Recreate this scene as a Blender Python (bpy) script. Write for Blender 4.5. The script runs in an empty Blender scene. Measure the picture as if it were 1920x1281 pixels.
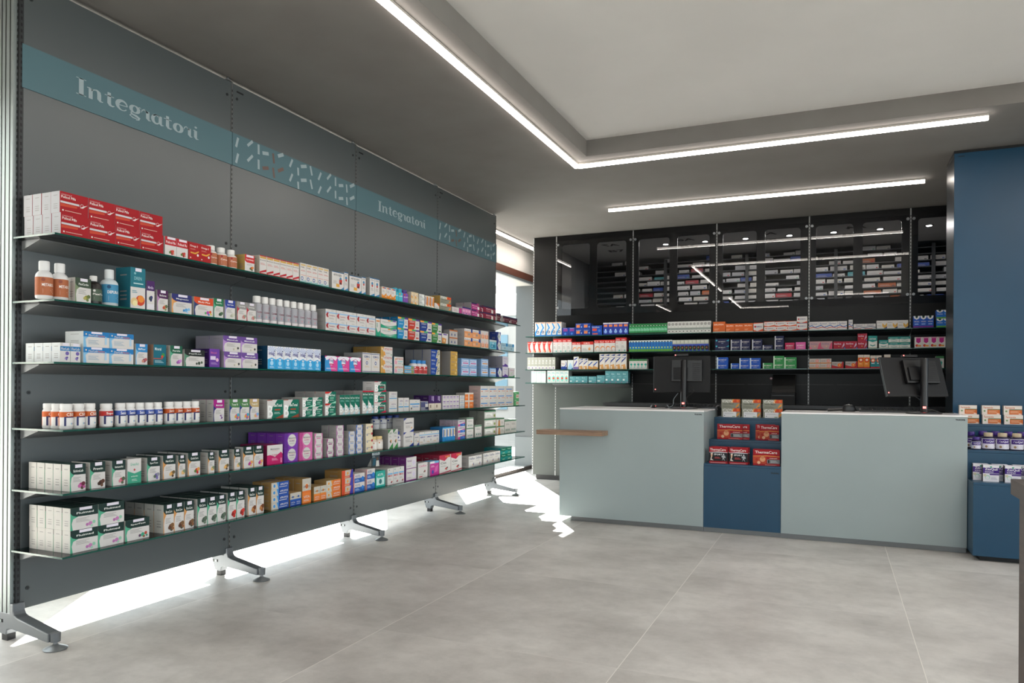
import bpy, math, random
from mathutils import Vector, Matrix

random.seed(7)
sc = bpy.context.scene
COL = sc.collection

# ------------------------------------------------------------------ camera
YAW, ROLL, EYE = 0.4127, 0.0065, 1.15
_F = Vector((-math.sin(YAW), math.cos(YAW), 0))
_R0 = Vector((math.cos(YAW), math.sin(YAW), 0))
_U0 = Vector((0, 0, 1))
_R = _R0 * math.cos(ROLL) + _U0 * math.sin(ROLL)
_U = -_R0 * math.sin(ROLL) + _U0 * math.cos(ROLL)
cam_data = bpy.data.cameras.new('camera')
cam_data.sensor_width = 36.0
cam_data.lens = 1383.7 / 1920 * 36
cam_data.shift_y = (724.7 - 640.5) / 1920
cam_data.clip_start = 0.02
cam = bpy.data.objects.new('camera', cam_data)
M = Matrix.Identity(4)
for i in range(3):
    M[i][0] = _R[i]; M[i][1] = _U[i]; M[i][2] = -_F[i]
M[2][3] = EYE
cam.matrix_world = M
COL.objects.link(cam)
sc.camera = cam

# ------------------------------------------------------------------ world, sun, exposure
sc.view_settings.view_transform = 'Standard'
sc.view_settings.look = 'None'
sc.view_settings.exposure = 0.31
sc.view_settings.gamma = 1.0
sc.view_settings.use_curve_mapping = False
sc.cycles.max_bounces = 10
sc.cycles.diffuse_bounces = 5
sc.cycles.glossy_bounces = 4
sc.cycles.transmission_bounces = 6
sc.cycles.transparent_max_bounces = 24
sc.cycles.sample_clamp_indirect = 6.0
sc.cycles.blur_glossy = 0.5
sc.cycles.caustics_reflective = False
sc.cycles.caustics_refractive = False
sc.cycles.use_denoising = True

w = bpy.data.worlds.new('sky'); sc.world = w; w.use_nodes = True
bg = w.node_tree.nodes['Background']
bg.inputs['Color'].default_value = (0.88, 0.95, 1.0, 1)
SKY = 3.0
bg.inputs['Strength'].default_value = SKY

SUN_EL, SUN_AZ = math.radians(31.5), (0.552, -0.834)      # light travels towards (x, y)
sun = bpy.data.lights.new('sun', 'SUN'); sun.energy = 60.0; sun.angle = math.radians(0.6); sun.color = (1, 0.97, 0.92)
so = bpy.data.objects.new('sun', sun); COL.objects.link(so)
so.rotation_euler = Vector((SUN_AZ[0] * math.cos(SUN_EL), SUN_AZ[1] * math.cos(SUN_EL), -math.sin(SUN_EL))).to_track_quat('-Z', 'Y').to_euler()
so.location = (-8, 14, 8)

def portal(name, loc, size, direction):
    l = bpy.data.lights.new(name, 'AREA'); l.shape = 'RECTANGLE'; l.size, l.size_y = size
    l.cycles.is_portal = True
    o = bpy.data.objects.new(name, l); COL.objects.link(o); o.location = loc
    o.rotation_euler = Vector(direction).to_track_quat('-Z', 'Z').to_euler()
LED = 32.0          # emission of the linear lamps
LEDC = (1.0, 0.915, 0.83)

# ------------------------------------------------------------------ materials
def lin(h):
    h = h.lstrip('#')
    c = [int(h[i:i + 2], 16) / 255 for i in (0, 2, 4)]
    return tuple(x / 12.92 if x <= .04045 else ((x + .055) / 1.055) ** 2.4 for x in c)

_M = {}
def pm(hexc, rough=0.45, metal=0.0, name=None, spec=0.5):
    k = (hexc, rough, metal, spec)
    if k in _M: return _M[k]
    m = bpy.data.materials.new(name or 'paint_' + hexc); m.use_nodes = True
    b = m.node_tree.nodes['Principled BSDF']
    b.inputs['Base Color'].default_value = (*lin(hexc), 1)
    b.inputs['Roughness'].default_value = rough
    b.inputs['Metallic'].default_value = metal
    b.inputs['Specular IOR Level'].default_value = spec
    _M[k] = m
    return m

def node(nt, t, **kw):
    n = nt.nodes.new(t)
    for k, v in kw.items():
        if k.startswith('i_'):
            n.inputs[int(k[2:]) if k[2:].isdigit() else k[2:].replace('_', ' ')].default_value = v
        else: setattr(n, k, v)
    return n

def noisy(name, c1, c2, scale, rough=0.5, bump=0.0, stretch=(1, 1, 1), detail=6, metal=0.0):
    m = bpy.data.materials.new(name); m.use_nodes = True; nt = m.node_tree; L = nt.links.new
    b = nt.nodes['Principled BSDF']
    tc = node(nt, 'ShaderNodeTexCoord'); mp = node(nt, 'ShaderNodeMapping'); mp.inputs['Scale'].default_value = stretch
    L(tc.outputs['Object'], mp.inputs['Vector'])
    n = node(nt, 'ShaderNodeTexNoise'); n.inputs['Scale'].default_value = scale; n.inputs['Detail'].default_value = detail
    L(mp.outputs[0], n.inputs['Vector'])
    r = node(nt, 'ShaderNodeMix', data_type='RGBA'); r.inputs[6].default_value = (*lin(c1), 1); r.inputs[7].default_value = (*lin(c2), 1)
    rr = node(nt, 'ShaderNodeMapRange'); rr.inputs[1].default_value = .35; rr.inputs[2].default_value = .65
    L(n.outputs['Fac'], rr.inputs[0]); L(rr.outputs[0], r.inputs[0]); L(r.outputs[2], b.inputs['Base Color'])
    b.inputs['Roughness'].default_value = rough; b.inputs['Metallic'].default_value = metal
    if bump:
        bp = node(nt, 'ShaderNodeBump'); bp.inputs['Strength'].default_value = bump; bp.inputs['Distance'].default_value = .002
        L(n.outputs['Fac'], bp.inputs['Height']); L(bp.outputs[0], b.inputs['Normal'])
    return m

def glass(name, tint, rough=0.0, fres=1.5, boost=1.0):
    m = bpy.data.materials.new(name); m.use_nodes = True; nt = m.node_tree; L = nt.links.new
    for n in list(nt.nodes): nt.nodes.remove(n)
    out = node(nt, 'ShaderNodeOutputMaterial'); mix = node(nt, 'ShaderNodeMixShader')
    tr = node(nt, 'ShaderNodeBsdfTransparent'); tr.inputs[0].default_value = (*tint, 1)
    gl = node(nt, 'ShaderNodeBsdfGlossy'); gl.inputs['Roughness'].default_value = rough
    fr = node(nt, 'ShaderNodeFresnel'); fr.inputs[0].default_value = fres
    mu = node(nt, 'ShaderNodeMath', operation='MULTIPLY'); mu.inputs[1].default_value = boost
    L(fr.outputs[0], mu.inputs[0]); L(mu.outputs[0], mix.inputs[0])
    L(tr.outputs[0], mix.inputs[1]); L(gl.outputs[0], mix.inputs[2]); L(mix.outputs[0], out.inputs[0])
    return m

def emis(name, col, s):
    m = bpy.data.materials.new(name); m.use_nodes = True; nt = m.node_tree
    b = nt.nodes['Principled BSDF']; b.inputs['Base Color'].default_value = (.8, .8, .8, 1)
    b.inputs['Emission Color'].default_value = (*col, 1); b.inputs['Emission Strength'].default_value = s
    return m

def tile_material():
    m = bpy.data.materials.new('concrete_tile'); m.use_nodes = True; nt = m.node_tree; L = nt.links.new
    b = nt.nodes['Principled BSDF']
    tc = node(nt, 'ShaderNodeTexCoord'); sp = node(nt, 'ShaderNodeSeparateXYZ'); L(tc.outputs['Object'], sp.inputs[0])
    cells, edges = [], []
    for ax, o, s in ((0, -0.808, 1.147), (1, 4.18, 1.24)):
        a = node(nt, 'ShaderNodeMath', operation='SUBTRACT'); a.inputs[1].default_value = o; L(sp.outputs[ax], a.inputs[0])
        d = node(nt, 'ShaderNodeMath', operation='DIVIDE'); d.inputs[1].default_value = s; L(a.outputs[0], d.inputs[0])
        f = node(nt, 'ShaderNodeMath', operation='FRACT'); L(d.outputs[0], f.inputs[0])
        h = node(nt, 'ShaderNodeMath', operation='SUBTRACT'); h.inputs[1].default_value = .5; L(f.outputs[0], h.inputs[0])
        ab = node(nt, 'ShaderNodeMath', operation='ABSOLUTE'); L(h.outputs[0], ab.inputs[0])
        g = node(nt, 'ShaderNodeMath', operation='GREATER_THAN'); g.inputs[1].default_value = .5 - .0017 / s; L(ab.outputs[0], g.inputs[0])
        fl = node(nt, 'ShaderNodeMath', operation='FLOOR'); L(d.outputs[0], fl.inputs[0])
        cells.append(fl); edges.append(g)
    cb = node(nt, 'ShaderNodeCombineXYZ'); L(cells[0].outputs[0], cb.inputs[0]); L(cells[1].outputs[0], cb.inputs[1])
    wn = node(nt, 'ShaderNodeTexWhiteNoise'); L(cb.outputs[0], wn.inputs['Vector'])
    off = node(nt, 'ShaderNodeVectorMath', operation='SCALE'); off.inputs[3].default_value = 9.0; L(wn.outputs['Color'], off.inputs[0])
    ad = node(nt, 'ShaderNodeVectorMath', operation='ADD'); L(tc.outputs['Object'], ad.inputs[0]); L(off.outputs[0], ad.inputs[1])
    mp = node(nt, 'ShaderNodeMapping'); mp.inputs['Scale'].default_value = (1, 1.15, 1); L(ad.outputs[0], mp.inputs[0])
    n1 = node(nt, 'ShaderNodeTexNoise'); n1.inputs['Scale'].default_value = 1.7; n1.inputs['Detail'].default_value = 9; n1.inputs['Roughness'].default_value = .66
    n2 = node(nt, 'ShaderNodeTexNoise'); n2.inputs['Scale'].default_value = 9; n2.inputs['Detail'].default_value = 10; n2.inputs['Roughness'].default_value = .72
    L(mp.outputs[0], n1.inputs['Vector']); L(mp.outputs[0], n2.inputs['Vector'])
    cr = node(nt, 'ShaderNodeValToRGB'); e = cr.color_ramp.elements
    e[0].position = .24; e[0].color = (*lin('A29E9A'), 1); e[1].position = .68; e[1].color = (*lin('D3D0CC'), 1)
    L(n1.outputs['Fac'], cr.inputs[0])
    c2 = node(nt, 'ShaderNodeValToRGB'); e = c2.color_ramp.elements
    e[0].position = .34; e[0].color = (.86, .86, .86, 1); e[1].position = .55; e[1].color = (1, 1, 1, 1)
    L(n2.outputs['Fac'], c2.inputs[0])
    mu = node(nt, 'ShaderNodeMix', data_type='RGBA', blend_type='MULTIPLY'); mu.inputs[0].default_value = 1
    L(cr.outputs[0], mu.inputs[6]); L(c2.outputs[0], mu.inputs[7])
    tv = node(nt, 'ShaderNodeMapRange'); tv.inputs[3].default_value = .94; tv.inputs[4].default_value = 1.05; L(wn.outputs['Value'], tv.inputs[0])
    m2 = node(nt, 'ShaderNodeVectorMath', operation='SCALE'); L(mu.outputs[2], m2.inputs[0]); L(tv.outputs[0], m2.inputs[3])
    mx = node(nt, 'ShaderNodeMath', operation='MAXIMUM'); L(edges[0].outputs[0], mx.inputs[0])
    ey = node(nt, 'ShaderNodeMath', operation='MULTIPLY'); ey.inputs[1].default_value = .35; L(edges[1].outputs[0], ey.inputs[0]); L(ey.outputs[0], mx.inputs[1])
    gm = node(nt, 'ShaderNodeMix', data_type='RGBA'); gm.inputs[7].default_value = (*lin('E0DCD6'), 1)
    L(mx.outputs[0], gm.inputs[0]); L(m2.outputs[0], gm.inputs[6]); L(gm.outputs[2], b.inputs['Base Color'])
    rr = node(nt, 'ShaderNodeMapRange'); rr.inputs[3].default_value = .30; rr.inputs[4].default_value = .5; L(n2.outputs['Fac'], rr.inputs[0])
    L(rr.outputs[0], b.inputs['Roughness'])
    b.inputs['Specular IOR Level'].default_value = .45
    return m

MF = tile_material()
M_SOFFIT = noisy('taupe_plaster', '7F7B78', '83807D', 3, .85)
M_CEIL = noisy('light_plaster', 'E2E0DD', 'E6E4E1', 2, .9)
M_WALLW = noisy('warm_white_plaster', 'D8D4CE', 'DDD9D4', 3, .85)
M_PANEL = noisy('grey_lacquered_panel', '4C5355', '4E5557', 2, .36)
M_PANEL.node_tree.nodes['Principled BSDF'].inputs['Specular IOR Level'].default_value = .85
M_BLACK = noisy('anthracite_panel', '070708', '09090A', 2, .38)
M_BLACK.node_tree.nodes['Principled BSDF'].inputs['Specular IOR Level'].default_value = .22
M_LOWP = noisy('anthracite_painted_reflection', '343B38', '373E3B', 2, .38)  # same anthracite panel, with the window's reflection painted in as lighter grey-green
M_ALU = pm('8F9796', .45, .6, 'brushed_aluminium')
M_STEEL = pm('8E9294', .35, .7, 'satin_steel')
M_FOOT = pm('72767A', .36, .5, 'cast_foot_grey')
M_RUBBER = pm('1B1C1E', .6, 0, 'black_rubber')
M_BLUE = noisy('petrol_blue_laminate', '10405C', '11425F', 3, .35)
M_BLUE.node_tree.nodes['Principled BSDF'].inputs['Specular IOR Level'].default_value = .42
M_GREY = noisy('sage_grey_laminate', '98A5A6', '9AA7A8', 3, .38)
M_WHITE = pm('F2F0F0', .2, 0, 'white_solid_surface')
M_TEAL = pm('4F7079', .5, 0, 'teal_sign_paint')
M_TXT = pm('9DAEB4', .5, 0, 'sign_letter_grey')
M_BROWN = pm('6B5650', .5, 0, 'sign_brown_ink')
M_BK = pm('0F0F11', .35, 0, 'black_plastic')
M_BK2 = pm('121214', .5, 0, 'black_plastic_matt', .3)
M_SHELFGL = glass('shelf_glass', (.90, .955, .94), 0.02, 1.5, 1.0)
M_EDGE = pm('0F4A40', .15, 0, 'green_glass_edge')
M_PANEGL = glass('smoked_door_glass', (.80, .81, .84), 0.0, 1.5, 1.15)
M_WINGL = glass('window_glass', (.93, .96, .95), 0.0, 1.45, 1.0)
M_LED = emis('led_diffuser', LEDC, LED)
M_LEDS = emis('led_cover_side', LEDC, 7.0)
M_LEDH = pm('C9C4BD', .4, 0, 'lamp_profile_white')

def wood(name, c1, c2, axis):
    st = [14, 14, 14]; st[axis] = 0.9
    return noisy(name, c1, c2, 5, .5, .25, tuple(st), 8)
M_OAK = wood('walnut_laminate', '7E6350', 'A0836C', 0)
M_DESK = wood('dark_walnut', '382A22', '483930', 1)
M_DESKIN = pm('1C0F0D', .5, 0, 'dark_desk_side')

# ------------------------------------------------------------------ mesh building
class MB:
    def __init__(s): s.v = []; s.f = []; s.m = []; s.mats = []
    def mi(s, m):
        if m not in s.mats: s.mats.append(m)
        return s.mats.index(m)
    def poly(s, pts, m):
        n = len(s.v); s.v += [tuple(p) for p in pts]; s.f.append(list(range(n, n + len(pts)))); s.m.append(s.mi(m))
    def box(s, x0, x1, y0, y1, z0, z1, m, ms=None):
        n = len(s.v)
        s.v += [(x0, y0, z0), (x1, y0, z0), (x1, y1, z0), (x0, y1, z0), (x0, y0, z1), (x1, y0, z1), (x1, y1, z1), (x0, y1, z1)]
        F = ((0, 3, 2, 1), (4, 5, 6, 7), (0, 1, 5, 4), (1, 2, 6, 5), (2, 3, 7, 6), (3, 0, 4, 7))   # bottom top front(-y) right back left
        for k, f in enumerate(F):
            s.f.append([n + i for i in f]); s.m.append(s.mi((ms or {}).get(k, m)))
        return s
    def prism(s, pts, a, b, axis, m):
        """pts: closed outline in the two other axes (ordered), extruded from a to b along axis"""
        def q(p, t):
            return {0: (t, p[0], p[1]), 1: (p[0], t, p[1]), 2: (p[0], p[1], t)}[axis]
        n = len(s.v); k = len(pts)
        s.v += [q(p, a) for p in pts] + [q(p, b) for p in pts]
        mi = s.mi(m)
        s.f.append(list(range(n, n + k))[::-1]); s.m.append(mi); s.f.append(list(range(n + k, n + 2 * k))); s.m.append(mi)
        for i in range(k):
            j = (i + 1) % k
            s.f.append([n + i, n + j, n + k + j, n + k + i]); s.m.append(mi)
        return s
    def lathe(s, prof, c, m, seg=20, mfun=None):
        """prof: (radius, z) from bottom up"""
        n = len(s.v); k = len(prof)
        for (r, z) in prof:
            for i in range(seg):
                a = 2 * math.pi * i / seg
                s.v.append((c[0] + r * math.cos(a), c[1] + r * math.sin(a), c[2] + z))
        for j in range(k - 1):
            mm = s.mi(mfun(j) if mfun else m)
            for i in range(seg):
                i2 = (i + 1) % seg
                s.f.append([n + j * seg + i, n + j * seg + i2, n + (j + 1) * seg + i2, n + (j + 1) * seg + i]); s.m.append(mm)
        s.f.append([n + i for i in range(seg)][::-1]); s.m.append(s.mi(mfun(0) if mfun else m))
        s.f.append([n + (k - 1) * seg + i for i in range(seg)]); s.m.append(s.mi(mfun(k - 2) if mfun else m))
        return s
    def tube(s, pts, r, m, seg=8):
        P = [Vector(p) for p in pts]; n = len(s.v); mi = s.mi(m)
        for i, p in enumerate(P):
            d = (P[min(i + 1, len(P) - 1)] - P[max(i - 1, 0)]).normalized()
            a = d.cross(Vector((0, 0, 1)))
            a = a.normalized() if a.length > 1e-3 else Vector((1, 0, 0))
            b = d.cross(a)
            for k in range(seg):
                t = 2 * math.pi * k / seg
                s.v.append(tuple(p + (a * math.cos(t) + b * math.sin(t)) * r))
        for i in range(len(P) - 1):
            for k in range(seg):
                k2 = (k + 1) % seg
                s.f.append([n + i * seg + k, n + i * seg + k2, n + (i + 1) * seg + k2, n + (i + 1) * seg + k]); s.m.append(mi)
        s.f.append([n + k for k in range(seg)]); s.m.append(mi)
        s.f.append([n + (len(P) - 1) * seg + k for k in range(seg)][::-1]); s.m.append(mi)
        return s
    def mesh(s, name, smooth=False):
        me = bpy.data.meshes.new(name); me.from_pydata(s.v, [], s.f)
        for m in s.mats: me.materials.append(m)
        me.polygons.foreach_set('material_index', s.m)
        if smooth:
            me.polygons.foreach_set('use_smooth', [True] * len(s.f))
            me.set_sharp_from_angle(angle=math.radians(40))
        me.update()
        return me
    def build(s, name, parent=None, smooth=False, bevel=0):
        o = bpy.data.objects.new(name, s.mesh(name, smooth)); COL.objects.link(o)
        if parent: o.parent = parent
        if bevel:
            b = o.modifiers.new('bevel', 'BEVEL'); b.width = bevel; b.segments = 2; b.limit_method = 'ANGLE'
        return o

def tag(o, label, cat, group=None):
    o['label'] = label; o['category'] = cat
    if group: o['group'] = group
    return o
def thing(name, label, cat, loc=(0, 0, 0), rz=0, group=None):
    o = bpy.data.objects.new(name, None); COL.objects.link(o); o.location = loc; o.rotation_euler = (0, 0, rz); o.empty_display_size = .05
    return tag(o, label, cat, group)
def struct(name, mb, **k):
    o = mb.build(name, **k); o['kind'] = 'structure'; return o
def B(*a, ms=None): return MB().box(*a, ms=ms)

_TX = {}
def text2d(s, bold=0.012):
    """(verts 2d, faces, width, height) of a line of text, cap height about 1"""
    if s in _TX: return _TX[s]
    c = bpy.data.curves.new('lettering', 'FONT'); c.body = s; c.resolution_u = 2; c.offset = bold; c.size = 1.0
    o = bpy.data.objects.new('lettering', c); COL.objects.link(o)
    dg = bpy.context.evaluated_depsgraph_get(); dg.update()
    me = bpy.data.meshes.new_from_object(o.evaluated_get(dg))
    v = [(p.co.x, p.co.y) for p in me.vertices]; f = [list(p.vertices) for p in me.polygons]
    bpy.data.objects.remove(o); bpy.data.curves.remove(c); bpy.data.meshes.remove(me)
    x0 = min(p[0] for p in v); y0 = min(p[1] for p in v); x1 = max(p[0] for p in v); y1 = max(p[1] for p in v)
    _TX[s] = ([((a - x0) / (x1 - x0), (b - y0) / (y1 - y0)) for a, b in v], f)
    return _TX[s]

def pk(c): return pm(c, .5, 0, None, .3)
# ------------------------------------------------------------------ printed designs on packs
# every design: body colour, side colour, top colour, print on the front face in (u, v) from 0 to 1
WH, OFF, GRY = 'D2CFCD', 'C6C3C0', '9A9896'
def R(a, b, c, d, col): return ('p', [(a, b), (c, b), (c, d), (a, d)], col)
def P(pts, col): return ('p', pts, col)
def C(u, v, r, col): return ('c', u, v, r, col)
def T(a, b, c, d, s, col): return ('t', a, b, c, d, s, col)
def Ls(a, b, c, d, n, col=GRY): return ('l', a, b, c, d, n, col)
def fruit(u, v, r, cols):
    return [C(u + dx * r, v + dy * r, r * k, c) for (dx, dy, k), c in zip(((0, 0, 1), (1.3, .5, .8), (-1.2, -.3, .7), (.5, -1, .6), (1.7, -.7, .55)), cols)]
def nut(head, acc, name, pics, body=WH, label=True, side=None, hi=.62):
    d = [P([(0, 0), (.09, 0), (.05, .3), (.1, .5), (.3, hi), (.3, .75), (0, .78)], acc),
         P([(0, 1), (0, .78), (.07, hi + .07), (.2, hi), (.5, hi - .015), (1, hi - .02), (1, 1)], head),
         T(.22, .7, .84, .79, name, 'EDEFEA'), Ls(.2, .34, .72, .54, 4)]
    if label: d.append(R(.32, .86, .78, .985, 'E2DCE8'))
    d += fruit(.72, .2, .1, pics)
    return dict(body=body, side=side or 'B9B7B2', top=head, deco=d)
def simple(body, side, top, *deco): return dict(body=body, side=side, top=top, deco=list(deco))
G_, DG, TAN, MINT = '2F6B3C', '16302C', 'C98F52', '4FA585'
def bet(acc, extra=()):
    return simple(WH, 'A5A19C', OFF, P([(.28, 0), (1, 0), (1, 1), (.62, 1), (.28, .52)], '0B6B58'), P([(.5, 0), (1, 0), (1, .2)], acc),
                  T(.05, .05, .34, .7, 'B', 'F2F4F2'), T(.03, .03, .3, .6, 'B', WH) if 0 else R(.0, .96, .3, 1, acc), T(.42, .62, .9, .78, 'BeTotal', 'F0F5F0'), R(.45, .42, .8, .5, acc), Ls(.42, .24, .8, .36, 2, 'BFD8CF'), *extra)
def multi(c1, c2, txt='7A3A80'):
    return simple(c1, c1, c1, P([(0, 0), (.3, 0), (.15, .5), (.3, 1), (0, 1)], c2), C(.55, .5, .44, WH), T(.3, .62, .82, .72, 'Multicentrum', '333333'), R(.3, .57, .8, .585, 'D06A3A'),
                  T(.36, .42, .76, .5, 'MAMMA', txt), Ls(.36, .26, .76, .34, 2))
def multis(c1):
    return simple(WH, 'A9A5A2', OFF, P([(0, 0), (.2, 0), (.06, .5), (.2, 1), (0, 1)], c1), P([(1, 0), (.85, 0), (.96, .5), (.85, 1), (1, 1)], c1), T(.22, .55, .8, .68, 'Multicentrum', '444444'), R(.25, .36, .75, .46, c1))
def jr(c, dark):
    return simple(WH, dark, dark, P([(0, 0), (.5, 0), (.62, .35), (.62, .82), (0, .82)], c), R(0, .84, .33, 1, 'E8A23A'), R(.33, .84, .66, 1, '3FA66B'), R(.66, .84, 1, 1, '5B3F93'),
                  T(.1, .62, .52, .76, 'SUPRADYN', WH), T(.12, .3, .5, .44, 'JUNIOR', 'CDE3EA'), Ls(.68, .45, .95, .7, 4), R(.68, .15, .92, .28, c))
def apro(c1, c2, v=False):
    cc = C(.5, .68, .15, 'C9C4B8') if v else C(.17, .5, .4, 'C9C4B8')
    c3 = C(.5, .68, .1, c1) if v else C(.17, .5, .25, c1)
    return simple(c1, '9C7B4A', 'A88A5A', P([(0, 0), (.4, 0), (.3, 1), (0, 1)], 'BDB8AE') if not v else R(0, .5, 1, 1, 'BDB8AE'), cc, c3,
                  R(.42, 0, 1, 1, c2) if not v else R(0, 0, 1, .42, c2), *( [T(.5, .45, .95, .75, 'APROPOS', WH), R(.45, .2, .9, .28, WH)] if not v else [T(.12, .62, .88, .72, 'APROPOS', '5A5A5A'), T(.15, .2, .85, .3, 'VITA', WH), Ls(.15, .08, .8, .16, 2, WH)]))
def tri(c, foot): return simple(WH, 'B8B5B2', OFF, P([(.55, 0), (1, 0), (1, .22)], c), P([(0, 1), (0, .82), (.3, 1)], c), T(.15, .6, .85, .72, foot, '33405E'), Ls(.18, .3, .7, .5, 4), C(.78, .3, .06, 'D88A3A'))
def bk(c, name, c2, txt=WH, side=None): return simple(c, side or c, c, T(.14, .44, .88, .66, name, txt), R(0, 0, .12, 1, c2) if c2 else R(.2, .2, .8, .24, txt), Ls(.3, .2, .7, .3, 2, txt))

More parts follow.
